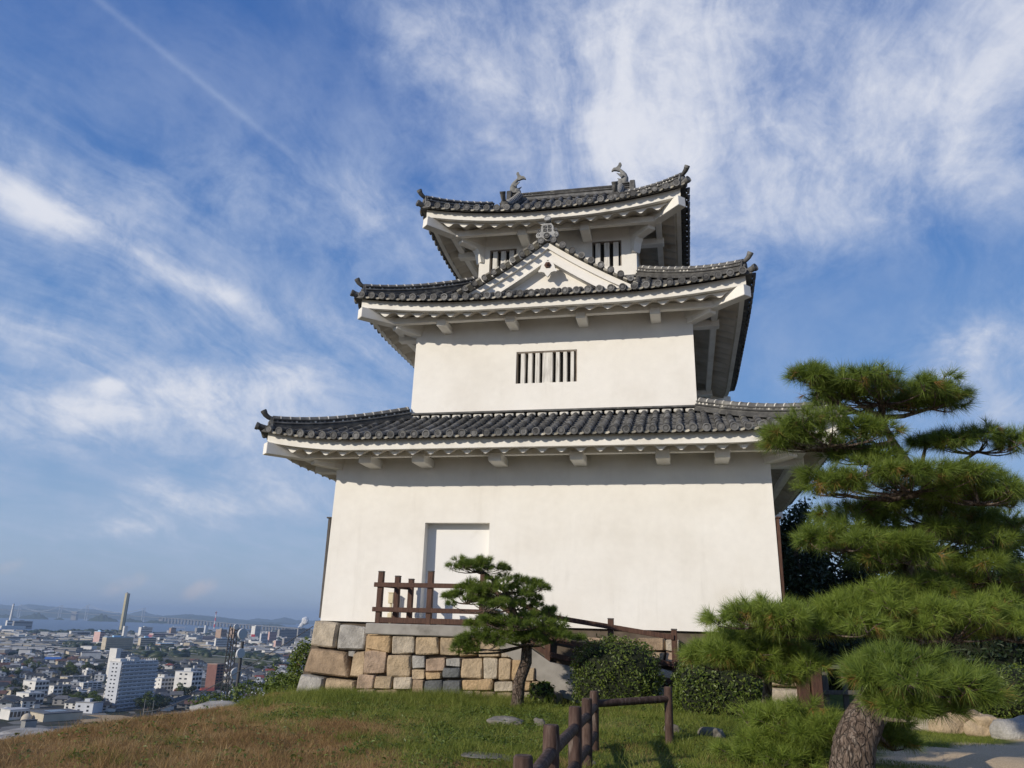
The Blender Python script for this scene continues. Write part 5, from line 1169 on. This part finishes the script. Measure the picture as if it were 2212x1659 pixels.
# farther tall buildings: xl, xc, xr, ytop, ybase, wall, storeys, label
for a in ((200, 212, 221, 1366, 1395, PINKW, 6, "pale pink narrow tower left of the blue roofed housing block"), (296, 301, 332, 1379, 1402, CREAMW, 6, "second blue roofed housing block, right of the longer one"),
          (218, 226, 280, 1378, 1404, CREAMW, 6, "long blue roofed housing block with many balconies"), (297, 302, 325, 1356, 1377, WHITEW, 6, "white hotel with dark window grid below the golden tower"), (262, 265, 272, 1354, 1380, WHITEW, 0, "slim white building with slanted top right of the golden tower"),
          (334, 345, 378, 1391, 1400, BROWNW, 2, "low brown warehouse right of the second blue roofed block"), (364, 368, 378, 1357, 1371, BROWNW, 5, "small brown block near the shore left of centre"), (401, 405, 434, 1373, 1386, WHITEW, 5, "white office with five window bands left of the brown twin towers"),
          (388, 393, 416, 1390, 1400, WHITEW, 3, "low white office with blue tinted bands beside the river"), (443, 447, 460, 1388, 1404, PALEW, 4, "pale block just left of the broad banded building"), (460, 463, 501, 1381, 1410, WHITEW, 8, "broad white building with eight dark bands by the antenna mast"),
          (464, 475, 487, 1361, 1385, BROWNW, 8, "left of the two brown apartment towers"), (493, 503, 516, 1357, 1382, BROWNW, 8, "right of the two brown apartment towers, behind the dish mast"), (541, 549, 561, 1354, 1378, WHITEW, 9, "tall white block right of the upper antenna dish"),
          (559, 562, 576, 1370, 1394, PALEW, 8, "pale tower block with a white edge beyond the cable"), (577, 580, 595, 1366, 1390, PINKW, 8, "pinkish grey tower block crossed by the cable"), (536, 541, 556, 1383, 1395, WHITEW, 4, "white block below the tall white block"),
          (590, 594, 606, 1385, 1403, PINKW, 6, "pinkish block with grey side right of the cable"), (598, 602, 640, 1361, 1380, GREYW, 6, "long grey apartment row left of the stone corner"), (640, 642, 668, 1359, 1382, GREYW, 7, "grey apartment row against the stone corner"),
          (608, 612, 634, 1380, 1400, GREYW, 6, "darker grey block below the long apartment row"), (420, 424, 440, 1357, 1368, GREYW, 4, "small grey harbour building near the shore"), (439, 442, 447, 1352, 1372, PALEW, 0, "thin pale silo near the shore"),
          (2, 8, 66, 1376, 1388, WHITEW, 2, "white factory row at the far left"), (60, 66, 118, 1376, 1385, WHITEW, 2, "lower white factory row right of the first one"), (118, 124, 205, 1384, 1392, WHITEW, 2, "long white sheds left of the pink tower"), (148, 152, 190, 1364, 1375, WHITEW, 1, "white sided warehouse by the shore"),
          (340, 343, 378, 1378, 1388, WHITEW, 1, "white vaulted warehouse roof right of the hotel"), (512, 516, 560, 1396, 1403, WHITEW, 2, "long low white store below the dishes"), (575, 580, 612, 1399, 1408, WHITEW, 2, "white roofed store with slanted roof beyond the river"), (322, 330, 372, 1369, 1378, PINKW, 2, "pink walled shopping hall right of the hotel"), (430, 436, 462, 1375, 1386, PINKW, 3, "pinkish low hall left of the brown twin towers")):
    st = a[6]; nm = "apartment_building" if st > 3 else "warehouse" if st in (1, 2) else "town_building"
    block(nm, a[7], *a[:5], a[5], 35, roof=LBROOF if 'blue roofed' in a[7] else (GREYW if a[5] in (GREYW, BROWNW) else WHROOF), storeys=st, roofbox=st > 4, balcony='balcon' in a[7])
for px, py, l_, m_ in ((545, 1372, "red sign box on a pole beside the tall white block", REDP), (627, 1366, "pink sign box above the grey apartment row", PINKP), (322, 1373, "pink sign on the shopping hall roof", PINKP)):
    b = town(px, py+14); w = wof(b); s = w/FPX; o = empty("roadside_sign", b, l_, "sign"); X_, Y_ = turn(px, 0); M = np.eye(4); M[:3, 0], M[:3, 1], M[:3, 3] = X_, Y_, b
    MB().box((-4*s, -1, 10*s), (4*s, 1, 15*s), 0, M).build("sign_box", m_, o); MB().box((-.5*s, -.5, -1), (.5*s, .5, 10*s), 0, M).build("pole", STEEL, o)
# gold tower: tall thin slab on the shore
b = town(259.5, 1364); w = wof(b); s = w/FPX; o = empty("observation_tower", b, "tall thin golden observation tower standing on the shore", "tower"); X_, Y_ = turn(262, 35); M = np.eye(4); M[:3, 0], M[:3, 1], M[:3, 3] = X_, Y_, b
m = MB()
for k in range(10): m.box((-1.0*s+.06*s*k, -3.4*s, 8*k*s-.5), (6.6*s-.04*s*k, 3.4*s, 8*(k+1)*s-.6), 0, M)
m.build("tower_shaft", GOLD, o); MB().box((1*s, -2*s, 79.6*s), (2.5*s, 2*s, 82*s), 0, M).build("roof_plant", GREYW, o); MB().box((4.9*s, -3.52*s, -.5), (6.7*s, -3.42*s, 79*s), 0, M).build("dark_edge", DKSTEEL, o)
# chimney and plant at the far left shore
b = town(19, 1357); s = wof(b)/FPX; o = empty("factory_chimney", b, "white tapering factory chimney at the far left shore", "chimney"); MB().tube([b+np.array([0, 0, z*s]) for z in (0, 12, 30, 50)], [4*s, 3.2*s, 2.6*s, 1.9*s], 12).build("stack", WHITEW, o, 50); MB().lathe([(2.1*s, 0), (2.1*s, .8*s), (1.5*s, .8*s)], b+np.array([0, 0, 50*s]), (0, 0, 1), 12).build("rim", GREYW, o)
block("power_plant", "white boxy plant at the foot of the white chimney", 10, 13, 25, 1341, 1357, WHITEW, 30, roofbox=False, storeys=3)
block("power_plant", "long grey plant building with roof stacks right of the chimney", 25, 28, 63, 1342, 1358, GREYW, 25, roof=GREYW, storeys=2)
block("shore_shed", "long white shore shed below the plant", 0, 2, 48, 1352, 1358, WHITEW, 15, roofbox=False)
# red and white lattice mast far beyond the bridge viaduct
b = town(462, 1362); s = wof(b)/FPX; o = empty("lattice_mast", b, "tall red and white striped mast beyond the viaduct", "mast")
for k in range(6): MB().tube([b+np.array([0, 0, 6.6*s*k]), b+np.array([0, 0, 6.6*s*(k+1)])], [1.6*s-.16*s*k, 1.6*s-.16*s*(k+1)], 6).build("mast_segment", REDP if k % 2 else WHITEW, o)
MB().box(tuple(b+np.array([-1.6*s, -1.6*s, 36*s])), tuple(b+np.array([1.6*s, 1.6*s, 38*s]))).build("platform", DKSTEEL, o)
# ---- sea, river bank, far land
WATER = bpy.data.materials.new("sea_water"); WATER.use_nodes = True; t = NT(WATER.node_tree); co = t.n('ShaderNodeTexCoord').outputs['Object']
bs = t.n('ShaderNodeBsdfPrincipled', Base__Color=t.ramp(t.noise(co, .0011, 5), [(.3, (.02, .07, .15)), (.7, (.03, .09, .19))]), Roughness=.35, Normal=t.n('ShaderNodeBump', Strength=.5, Distance=4.0, Height=t.noise(co, .02, 6)).outputs[0])
bs.inputs['Specular IOR Level'].default_value = .25; t.t.links.new(bs.outputs[0], t.n('ShaderNodeOutputMaterial').inputs[0])
shore = [(-420, 1358), (-100, 1361), (0, 1361), (60, 1362), (70, 1366), (105, 1364), (125, 1369), (150, 1367), (175, 1363), (215, 1365), (262, 1364), (300, 1367), (340, 1366), (400, 1363), (440, 1365), (480, 1364), (520, 1362), (570, 1360), (640, 1361), (720, 1363), (900, 1368)]
V = [town(*p) for p in shore]+[onZ(p[0], HORY(p[0])+3.2, ZT) for p in shore]; k = len(shore); V = np.array(V)+np.array([0, 0, .6])
sea = MB().add(V, [(i, i+1, k+i+1, k+i) for i in range(k-1)]).build("sea", WATER); sea['kind'] = 'structure'
FIELD = mat("dry_river_bank", [(.075, .075, .04), (.13, .12, .065), (.17, .155, .095)], .03, 5, .95); BANK = mat("green_bank", [(.05, .065, .02), (.09, .105, .035)], .03, 5, .95); ROADM = mat("pale_road", [(.34, .33, .30), (.42, .41, .38)], .05, 4, .9)
sheet("riverbank", [(112, 1396), (180, 1399), (270, 1404), (400, 1414), (540, 1427), (590, 1434), (560, 1437), (440, 1431), (330, 1424), (240, 1413), (180, 1408), (112, 1405)][::-1], FIELD, .3)
sheet("green_bank", [(110, 1393), (180, 1396.5), (270, 1402), (400, 1411.5), (540, 1424.5), (595, 1432), (590, 1434), (540, 1427), (400, 1414), (270, 1404), (180, 1399), (112, 1396)][::-1], BANK, .5)
sheet("bank_road", [(112, 1392), (180, 1395.4), (270, 1401), (400, 1410.4), (540, 1423.4), (597, 1431), (595, 1432), (540, 1424.5), (400, 1411.5), (270, 1402), (180, 1396.5), (110, 1393)][::-1], ROADM, .7)
HILLM = mat("wooded_hill", [(.025, .04, .022), (.045, .065, .032), (.07, .085, .05)], .004, 6, .95); ISLM = mat("wooded_island", [(.022, .036, .018), (.045, .06, .028)], .01, 6, .95)
def ridge(name, w, prof, m, depth, seed, step=4):
    """hill range w metres off: its crest follows prof (photo column, height in pixels above the true horizon)"""
    xs = np.arange(prof[0][0], prof[-1][0]+1, step); hp = np.interp(xs, [p[0] for p in prof], [p[1] for p in prof])
    hp = hp + .35*np.sin(xs*.35+seed)+.25*np.sin(xs*.83+seed*2)
    V = []; k = 8
    for x, h in zip(xs, hp):
        base = atW(x, HORY(x), w); out = ray(x, HORY(x)); out[2] = 0; out /= np.linalg.norm(out); top = h*w/FPX - 0
        for j, (f, z) in enumerate(((-1, 0), (-.75, .25), (-.5, .55), (-.25, .85), (0, 1), (.3, .8), (.7, .4), (1.1, 0))):
            n = wnoise(np.array([[x*.06+seed, j*.9, seed]]), 1.0)[0]*.12*(0 < j < 7 and j != 4)
            V.append(base+out*f*depth+np.array([0, 0, -base[2]+ZT-3+(top-ZT+3)*max(0, z+n)]))
    F = [(i*k+j, i*k+j+1, (i+1)*k+j+1, (i+1)*k+j) for i in range(len(xs)-1) for j in range(k-1)]
    o = MB().add(np.array(V), [f[::-1] for f in F]).build(name, m, None, 180); o['kind'] = 'structure'; return o
pr = [(-300, 9), (-120, 12), (0, 15), (33, 13), (60, 18), (94, 15), (134, 13), (168, 11), (201, 11), (235, 8), (262, 4), (280, 4), (300, 10), (309, 12), (322, 5), (352, 2), (372, 3.5), (403, 7), (437, 5), (470, 3.5), (504, 0), (537, -2), (554, 2), (588, 0), (615, 6), (638, 1), (660, 0), (690, 2), (730, 4), (800, 2), (900, 3)]
ridge("hills", 19000, pr, HILLM, 2500, 1.0)
pr2 = [(-300, 4), (0, 7), (40, 6), (80, 9), (120, 8), (160, 6), (220, 4), (260, 1), (330, -1), (400, 5), (440, 3.5), (480, 1), (540, -4), (640, -6)]
ridge("hills", 14500, pr2, HILLM, 1800, 4.0)
def island(px0, px1, w, hp, seed):
    xs = np.linspace(px0, px1, 24); V = []; k = 7
    for i, x in enumerate(xs):
        f = i/23; e = math.sin(math.pi*f)**.6*(1+.22*math.sin(f*9+seed)); base = atW(x, HORY(x), w); out = ray(x, HORY(x)); out[2] = 0; out /= np.linalg.norm(out); dep = (px1-px0)*w/FPX*.25
        for f2, z in ((-1, 0), (-.7, .5), (-.35, .85), (0, 1), (.35, .85), (.7, .5), (1, 0)):
            n = .15*math.sin(i*1.7+f2*4+seed)*(abs(f2) < 1); V.append((base[0]+out[0]*dep*f2, base[1]+out[1]*dep*f2, ZT-2+2.2+(hp*w/FPX)*e*max(0, z+n*e)-(2.4 if abs(f2) == 1 else 0)))
    F = [(i*k+j, i*k+j+1, (i+1)*k+j+1, (i+1)*k+j)[::-1] for i in range(23) for j in range(k-1)]
    o = MB().add(np.array(V), F).build("island", ISLM, None, 180); o['kind'] = 'structure'
for a in ((-40, 42, 9800, 7, 1), (42, 108, 9400, 11, 2), (118, 142, 9300, 4, 3), (190, 258, 8900, 12, 4), (262, 312, 8900, 7, 5), (310, 392, 8600, 6, 6), (520, 620, 9500, 4, 7)): island(*a)
# ---- the long double-deck suspension bridge
BR = empty("suspension_bridge", town(160, 1342), "long white suspension bridge with four towers crossing the sea to the islands", "bridge")
def z6d(x, y): return (x/5.953, 1244.3+y/5.953)
DWF = lambda x: np.interp(x, [-40, 40, 126, 190, 307, 360, 470, 560, 640, 720, 800], [10200, 9900, 9500, 9300, 9000, 8600, 7000, 5600, 4600, 3900, 3500])
DYF = lambda x: np.interp(x, [-40, 40, 126, 190, 307, 357, 430, 503, 560, 640, 675, 720, 800], [1314.5, 1319, 1324.5, 1326.5, 1331.8, 1334.5, 1340.0, 1347.5, 1351.5, 1357.5, 1360, 1363, 1369])
tops = []
for x0, yt, yb in ((42, 1307, 1332), (130, 1308.5, 1337.5), (188, 1307.5, 1340), (309.5, 1314, 1345)):
    w = float(DWF(x0)); s = w/FPX; legs = []
    for dx in (0, 5.0):
        top_ = atW(x0+dx, yt-dx*.35, w+dx*20); bot = np.array([top_[0], top_[1], ZT]); legs.append((top_, bot)); MB().tube([bot, top_], [.75*s, .5*s], 6).build("tower_leg", STEEL, BR)
    (ta, ba), (tb, bb) = legs; m = MB(); n = 4
    for k in range(n):
        pa = [ba+(ta-ba)*((k+q)/n*.62+.38) for q in (0, 1)]; pb = [bb+(tb-bb)*((k+q)/n*.62+.38) for q in (0, 1)]
        m.tube([pa[0], pb[1]], .22*s, 4); m.tube([pb[0], pa[1]], .22*s, 4); m.tube([pa[1], pb[1]], .28*s, 4)
    m.build("cross_bracing", STEEL, BR); tops.append((x0, ta, tb))
dx_ = np.concatenate([np.arange(-40, 360, 10), np.arange(360, 801, 12)]); dk = np.array([atW(x, float(DYF(x)), float(DWF(x))) for x in dx_])
m = MB(); m.sweep([(-8, -3), (-8, 3), (8, 3), (8, -3)], dk[:41]); m.build("truss_deck", VIAD, BR); m = MB(); m.sweep([(-12, -3), (-12, 4), (12, 4), (12, -3)], dk[40:]); m.build("viaduct_deck", VIAD, BR)
m = MB()
for i in range(0, len(tops)-1):
    for side in (1, 2):
        a, b = tops[i][side], tops[i+1][side]; P_ = [a+(b-a)*q-np.array([0, 0, 1])*(4*q*(1-q))*(min(a[2], b[2])-float(dk[:40, 2].mean()))*.85 for q in np.linspace(0, 1, 13)]; m.tube(P_, 1.3, 4)
m.build("main_cables", STEEL, BR)
for x in np.arange(352, 700, 7.0):
    w = float(DWF(x)); c = atW(x, float(DYF(x)), w); r = 4.0*w/4600+2; MB().box((c[0]-r, c[1]-r, ZT-1), (c[0]+r, c[1]+r, c[2]-2)).build("pier", VIAD, BR)
for x0, x1, yt, yb in ((152, 163, 1322, 1339.5), (342, 350, 1333.5, 1346)):
    w = float(DWF(x0)); a = atW(x0, yb, w); b = atW(x1, yb, w); h = (yb-yt)*w/FPX; M = frame(b-a, o=(a[0], a[1], ZT)); L_ = np.linalg.norm(b-a); MB().box((0, 0, -1), (L_, L_*.8, h), 0, M).build("anchor_block", GREYW, BR)
# blue harbour sheds
for px0, px1, py, l_ in ((374, 398, 1352.5, "light blue harbour shed left of the centre of the far shore"), (428, 452, 1354, "light blue harbour shed in the middle of the far shore"), (452, 500, 1358.5, "long light blue harbour shed right of the middle one")):
    block("harbour_shed", l_, px0-1, px0, px1, py, py+5, PALEW, 8, roof=LBROOF, roofbox=False)
# steam plume at the right end of the far shore
STM = bpy.data.materials.new("steam"); STM.use_nodes = True; b_ = STM.node_tree.nodes['Principled BSDF']; b_.inputs['Base Color'].default_value = (.8, .8, .8, 1); b_.inputs['Roughness'].default_value = 1; b_.inputs['Alpha'].default_value = .75
m = MB()
for k in range(14):
    f = k/13; c = atW(647+f*16+TR.normal()*1.2, 1354-f*15+TR.normal()*1.0, 5200); boulder(m, c, np.array([1, 1, 1])*(6+14*f)*TR.uniform(.7, 1.2), k, 0, .25)
st = m.build("smoke", STM, None, 180); tag(st, "white steam plume drifting up from the far shore beside the stone corner", "steam", kind='stuff')
# ---- houses: eight kinds, each copied; nearer ones singly, the carpet beyond as one mass
def house_mesh(kind):
    m = MB(); w, d, h = ((9, 8, 4.9), (11, 8, 4.6), (8, 8, 5.6), (10, 9, 3.0), (9, 7, 5.0), (12, 9, 6.5), (8, 7, 4.9), (10, 8, 4.9))[kind]
    m.box((-w/2, -d/2, -1), (w/2, d/2, h), 0)
    if kind in (2, 5):
        m.box((-w/2-.2, -d/2-.2, h+.01), (w/2+.2, d/2+.2, h+.5), 1); m.box((-w*.2, -d*.2, h+.5), (w*.1, d*.3, h+2.4), 0)
    else:
        o_ = 1.0; r = 2.5; a = w/2+o_; b = d/2+o_; hip = 0 if kind in (1, 4, 6) else w*.25
        V = [(-a, -b, h), (a, -b, h), (a, b, h), (-a, b, h), (-a+hip, 0, h+r), (a-hip, 0, h+r)]
        m.add(V, [(0, 1, 5, 4), (2, 3, 4, 5), (1, 2, 5), (3, 0, 4), (3, 2, 1, 0)], 1)
        if kind in (0, 7): m.box((w/2-.5, -d/2-1.5, -1), (w/2+3.5, d/2-1.5, 2.8), 0); m.add([(w/2-.6, -d/2-2, 2.8), (w/2+4, -d/2-2, 2.8), (w/2+4, d/2-1, 2.8), (w/2-.6, d/2-1, 2.8), (w/2-.6, -1, 4.0), (w/2+3, -1, 4.0)], [(0, 1, 5, 4), (2, 3, 4, 5), (1, 2, 5), (3, 0, 4)], 1)
    for j in (-.28, .22): m.box((w*j-.8, -d/2-.05, 1.0), (w*j+.8, -d/2-.004, 2.3), 2); m.box((w*j-.8, -d/2-.05, min(h-2.0, 3.6)), (w*j+.8, -d/2-.004, min(h-.7, 4.9)), 2)
    m.box((-w/2-.05, -1, min(h-2, 3.5)), (-w/2-.004, .8, min(h-.8, 4.8)), 2)
    return m
KINDS = [("dark_roofed_house", "dark hip roofed house", WHITEW, DKROOF), ("grey_roofed_house", "grey gable roofed house", CREAMW, GRROOF), ("flat_roofed_house", "white flat roofed house", WHITEW, WHROOF), ("low_house", "low dark roofed house", GREYW, DKROOF),
         ("brown_roofed_house", "brown gable roofed house", CREAMW, BRROOF), ("small_office", "pale flat roofed small office", PALEW, GREYW), ("red_roofed_house", "red gable roofed house", WHITEW, RDROOF), ("grey_hip_house", "grey hip roofed house with a low wing", GREYW, GRROOF)]
HM = [house_mesh(k).mesh(KINDS[k][0], [KINDS[k][2], KINDS[k][3], GLASSD]) for k in range(8)]
BLUEH = house_mesh(1).mesh("blue_roofed_house", [WHITEW, BLROOF, GLASSD])
def region(px, py):
    if px < 70: return "at the town's left edge above the domes" if py > 1455 else "under the viaduct at far left"
    if px < 222: return "left of the apartment block's lower storeys" if py > 1455 else "between viaduct and apartment block"
    if px < 330: return "between river bank and apartment block" if py < 1440 else "at the apartment block's foot"
    if px < 440: return "left of the red brown tower" if py > 1438 else "just below the river bank"
    return "right of the red brown tower" if py > 1438 else "behind the antenna mast"
taken = [(223, 327, 1436, 1540), (330, 374, 1466, 1503), (372, 432, 1448, 1505), (440, 480, 1437, 1496), (34, 98, 1473, 1526), (103, 148, 1482, 1510), (178, 240, 1490, 1532), (0, 170, 1534, 1600), (160, 305, 1540, 1600), (128, 192, 1462, 1476), (168, 216, 1475, 1492)]
spots = []; tries = 0
while len(spots) < 285 and tries < 40000:
    tries += 1; py = 1408+TR.random()**.8*140; px = TR.uniform(-10, 650)
    if py > 1470 and px > 480+ (1560-py)*1.6: continue
    if py > 1535 and px > 330: continue
    if any(a-3 < px < b+3 and c-1 < py < d+2 for a, b, c, d in taken): continue
    bank = np.interp(px, [110, 180, 270, 400, 540, 600], [1392, 1396, 1401, 1410, 1423, 1432]); bank2 = np.interp(px, [110, 180, 240, 330, 440, 560], [1406, 1409, 1414, 1425, 1432, 1438])
    if 110 < px < 600 and bank-1 < py < bank2+2: continue
    p = town(px, py); w = wof(p)
    if any((p[0]-q[0])**2+(p[1]-q[1])**2 < 13.5**2 for q, *_ in spots): continue
    spots.append((p, px, py, w))
PROB = [.33, .17, .10, .14, .08, .04, .05, .09]
for p, px, py, w in spots:
    k = int(TR.choice(8, p=PROB)); o = bpy.data.objects.new(KINDS[k][0], HM[k]); COL.objects.link(o)
    s = float(TR.uniform(.85, 1.35)); o.location = tuple(p); o.rotation_euler = (0, 0, float(TR.choice([.6, .6+math.pi/2, .2, .95])+TR.normal()*.1)); o.scale = (s, s*float(TR.uniform(.9, 1.2)), float(TR.uniform(.9, 1.15)))
    tag(o, KINDS[k][1]+" "+region(px, py), "house", "houses in the town below")
p = town(113, 1432); o = bpy.data.objects.new("blue_roofed_house", BLUEH); COL.objects.link(o); o.location = tuple(p); o.rotation_euler = (0, 0, .6); o.scale = (1.7, 1.5, 1.2); tag(o, "only bright blue roofed house, among the roofs left of the apartment block", "house")
# carpet of houses farther off, one mass
m = [MB(), MB()]; far_mb = MB(); VM = [((-.5, -.5, 0), (.5, .5, 1))]
N_ = 0
while N_ < 2300:
    py = 1367+TR.random()*56; px = TR.uniform(-20, 690)
    if py > 1412 and not px > 560: 
        if TR.random() < .5: continue
    if py < 1372 and (60 < px < 360): continue
    bank = np.interp(px, [110, 180, 270, 400, 540, 600], [1392, 1396, 1401, 1410, 1423, 1432]); bank2 = np.interp(px, [110, 180, 240, 330, 440, 560], [1406, 1409, 1414, 1425, 1432, 1438])
    if 110 < px < 600 and bank-1 < py < bank2+1: continue
    p = town(px, py); w = wof(p); a = float(TR.choice([.6, .6+math.pi/2, .2])+TR.normal()*.12); big = TR.random() < .16
    L_, D__, h = (TR.uniform(15, 42), TR.uniform(10, 20), TR.uniform(6, 13)) if big else (TR.uniform(8, 13), TR.uniform(7, 10), TR.uniform(4.5, 7)); M = frame((math.cos(a), math.sin(a), 0), o=p)
    wm = int(TR.choice(3, p=[.5, .25, .25])); rm = 3+int(TR.choice(4, p=[.45, .22, .23, .10]))
    if big: far_mb.box((-L_/2, -D__/2, -1), (L_/2, D__/2, h), wm, M); far_mb.box((-L_/2-.2, -D__/2-.2, h+.01), (L_/2+.2, D__/2+.2, h+.8), 5 if TR.random() < .55 else 4, M)
    else:
        far_mb.box((-L_/2, -D__/2, -1), (L_/2, D__/2, h), wm, M); V = np.array([(-L_/2-.6, -D__/2-.6, h), (L_/2+.6, -D__/2-.6, h), (L_/2+.6, D__/2+.6, h), (-L_/2-.6, D__/2+.6, h), (-L_/2+1, 0, h+2), (L_/2-1, 0, h+2)]) @ M[:3, :3].T + M[:3, 3]; far_mb.add(V, [(0, 1, 5, 4), (2, 3, 4, 5), (1, 2, 5), (3, 0, 4)], rm)
    N_ += 1
tag(far_mb.build("distant_houses", [WHITEW, CREAMW, GREYW, DKROOF, GRROOF, WHROOF, BRROOF]), "carpet of small distant houses and sheds between the river and the sea", "houses", kind='stuff')
# trees of the town: singles near, a mass far
CT = []
for k in range(3):
    m = MB(); m.tube([(0, 0, -1), (.1, 0, 3), (0, .1, 5)], [.35, .28, .15], 6)
    for j in range(7):
        c = np.array([TR.normal()*1.6, TR.normal()*1.6, 5+TR.normal()*1.2]); n = 150; e = norm(TR.normal(size=(n, 3))); leaves(m, c+e*np.array([1.7, 1.7, 1.4])*TR.uniform(.4, 1, (n, 1))**.5, e+np.array([0, 0, .4]), .42, 1, TR)
    CT.append(m.mesh("town_tree", [TWIG, LEAFD if k < 2 else LEAF]))
grp = [(65, 1446, 5), (90, 1452, 4), (135, 1462, 6), (160, 1456, 5), (205, 1454, 6), (290, 1445, 5), (320, 1450, 5), (340, 1440, 5), (180, 1525, 6), (150, 1520, 5), (205, 1530, 5), (310, 1538, 6), (350, 1530, 4), (420, 1510, 4), (480, 1505, 5), (520, 1500, 4), (30, 1500, 4), (20, 1462, 4), (560, 1450, 6), (600, 1445, 6), (540, 1445, 5)]
for px, py, n in grp:
    for j in range(n):
        x, y = px+TR.normal()*12, py+TR.normal()*3; p = town(x, y); o = bpy.data.objects.new("town_tree", CT[int(TR.integers(3))]); COL.objects.link(o); o.location = tuple(p); s = float(TR.uniform(.8, 1.7)); o.scale = (s*1.2, s*1.2, s); o.rotation_euler = (0, 0, float(TR.uniform(0, 6)))
        tag(o, "dark round tree among houses "+region(x, y), "tree", "trees in the town below")
m = MB()
for k in range(650):
    py = 1364+TR.random()*58; px = TR.uniform(-20, 690)
    if k < 200: px = TR.uniform(100, 600); py = float(np.interp(px, [110, 180, 270, 400, 540, 600], [1391, 1395, 1400, 1409, 1422, 1431]))-TR.random()*4
    elif k < 300: px = TR.uniform(60, 260); py = TR.uniform(1363, 1372)
    p = town(px, py); boulder(m, p+np.array([0, 0, 2]), (TR.uniform(5, 13), TR.uniform(5, 13), TR.uniform(4, 8)), k, 0, .35, ICO1)
tag(m.build("far_woods", LEAFD, None, 60), "dark tree clumps between the distant houses", "trees", kind='stuff')
#
# ---- railway viaduct at the left
o = empty("rail_viaduct", town(60, 1402), "dark arched viaduct crossing the houses at far left", "viaduct"); a, b = town(-20, 1400), town(112, 1404); M = frame(b-a, o=a); L_ = np.linalg.norm(b-a)
MB().box((0, -5, 9), (L_, 5, 12), 0, M).build("deck", GREYW, o)
for k in range(9): MB().box((L_*k/9, -4, -1), (L_*k/9+3, 4, 9), 0, M).build("pier", GREYW, o)
# ---- antenna masts with dishes on the slope, and the cable
LAT = empty("antenna_mast", atW(486, 1560, 62), "dark lattice antenna mast with white drum dishes on the castle slope", "antenna mast")
LAT2 = empty("dish_pole", atW(511, 1560, 61), "slim dark pole beside the lattice mast carrying round dishes", "antenna mast")
ra, rb = atW(484, 1560, 62), atW(506, 1352, 62); ra = np.array([rb[0]+.0, rb[1], ra[2]]); m = MB(); q = .28
cor = [np.array([q*x, q*y, 0]) for x, y in ((-1, -1), (1, -1), (1, 1), (-1, 1))]
for c in cor: m.tube([ra+c, rb+c*.8], .045, 5)
n = 16
for k in range(n):
    for i in range(4):
        p = ra+(rb-ra)*k/n+cor[i]*(1-.2*k/n); p2 = ra+(rb-ra)*(k+1)/n+cor[(i+1) % 4]*(1-.2*(k+1)/n); m.tube([p, p2], .022, 4)
m.build("lattice", DKSTEEL, LAT); rt = rb
pa, pb = atW(511, 1560, 61), atW(524, 1386, 61); pa = np.array([pb[0], pb[1], pa[2]]); MB().tube([pa, pb], .13, 8).build("pole", DKSTEEL, LAT2, 50)
DISH = plain("dish_radome", (.55, .56, .57), .6); DISHB = plain("dish_back", (.40, .41, .42), .6)
X_, Y_ = turn(515, 0)
for px, py, r, par, w in ((523, 1369, .40, LAT, 61.2), (519, 1411, .36, LAT2, 60.6), (509, 1455, .46, LAT, 61.2), (503, 1499, .38, LAT, 61.2), (510, 1354, .22, LAT, 61.8)):
    c = atW(px, py, w); ax = norm(X_*.55-Y_*.8); MB().lathe([(.05, -.42*r), (r*.7, -.35*r), (r*.98, -.12*r), (r, .28*r), (r*.96, .32*r), (.01, .34*r)], c, ax, 22).build("dish", [DISH], par, 40)
    s = (rt if par is LAT else pb); a = np.array([s[0], s[1], c[2]]); MB().tube([a, c-ax*.3*r], .035, 5).build("dish_arm", DKSTEEL, par)
C0, C1 = atW(676, 1353, 23), atW(309, 1538, 75)
cab = [C0+(C1-C0)*q-np.array([0, 0, 1])*2.2*4*q*(1-q)*.25 for q in np.linspace(0, 1, 24)]
tag(MB().tube(cab, [.012+.03*q for q in np.linspace(0, 1, 24)], 6).build("power_cable", DKSTEEL, None, 180), "dark cable hanging from the stone corner down past the antenna mast", "cable")
for px, pt, pb_, l_ in ((163, 1478, 1512, "grey utility pole left of the apartment block's white neighbour"), (236, 1495, 1532, "utility pole in front of the apartment block's end wall"), (309, 1512, 1545, "utility pole at the right foot of the apartment block"), (328, 1515, 1545, "utility pole right of the apartment block below the white office")):
    b = town(px, pb_); s = wof(b)/FPX; o = empty("utility_pole", b, l_, "utility pole"); h = (pb_-pt)*s; MB().tube([b-np.array([0, 0, 1]), b+np.array([0, 0, h])], [.22, .15], 6).build("pole", GREYW, o); X_, Y_ = turn(px, 20); M = np.eye(4); M[:3, 0], M[:3, 1], M[:3, 3] = X_, Y_, b
    MB().box((-1.1, -.08, h*.9), (1.1, .08, h*.9+.15), 0, M).box((-.8, -.08, h*.82), (.8, .08, h*.82+.15), 0, M).build("cross_arm", GREYW, o)
# ---------------------------------------------------------------- the air over the town and the sea
HZ = bpy.data.materials.new("haze_air"); HZ.use_nodes = True; t = NT(HZ.node_tree)
vol = t.n('ShaderNodeVolumePrincipled', Color=(.57, .75, 1.0, 1), Density=HAZE, Anisotropy=.2); t.t.links.new(vol.outputs[0], t.n('ShaderNodeOutputMaterial').inputs['Volume'])
hz = MB().box((-30000, -3000, ZT-12), (30000, 30000, 330)).build("haze", HZ); hz['kind'] = 'stuff'; tag(hz, "thin bluish haze over the town and sea", "haze")
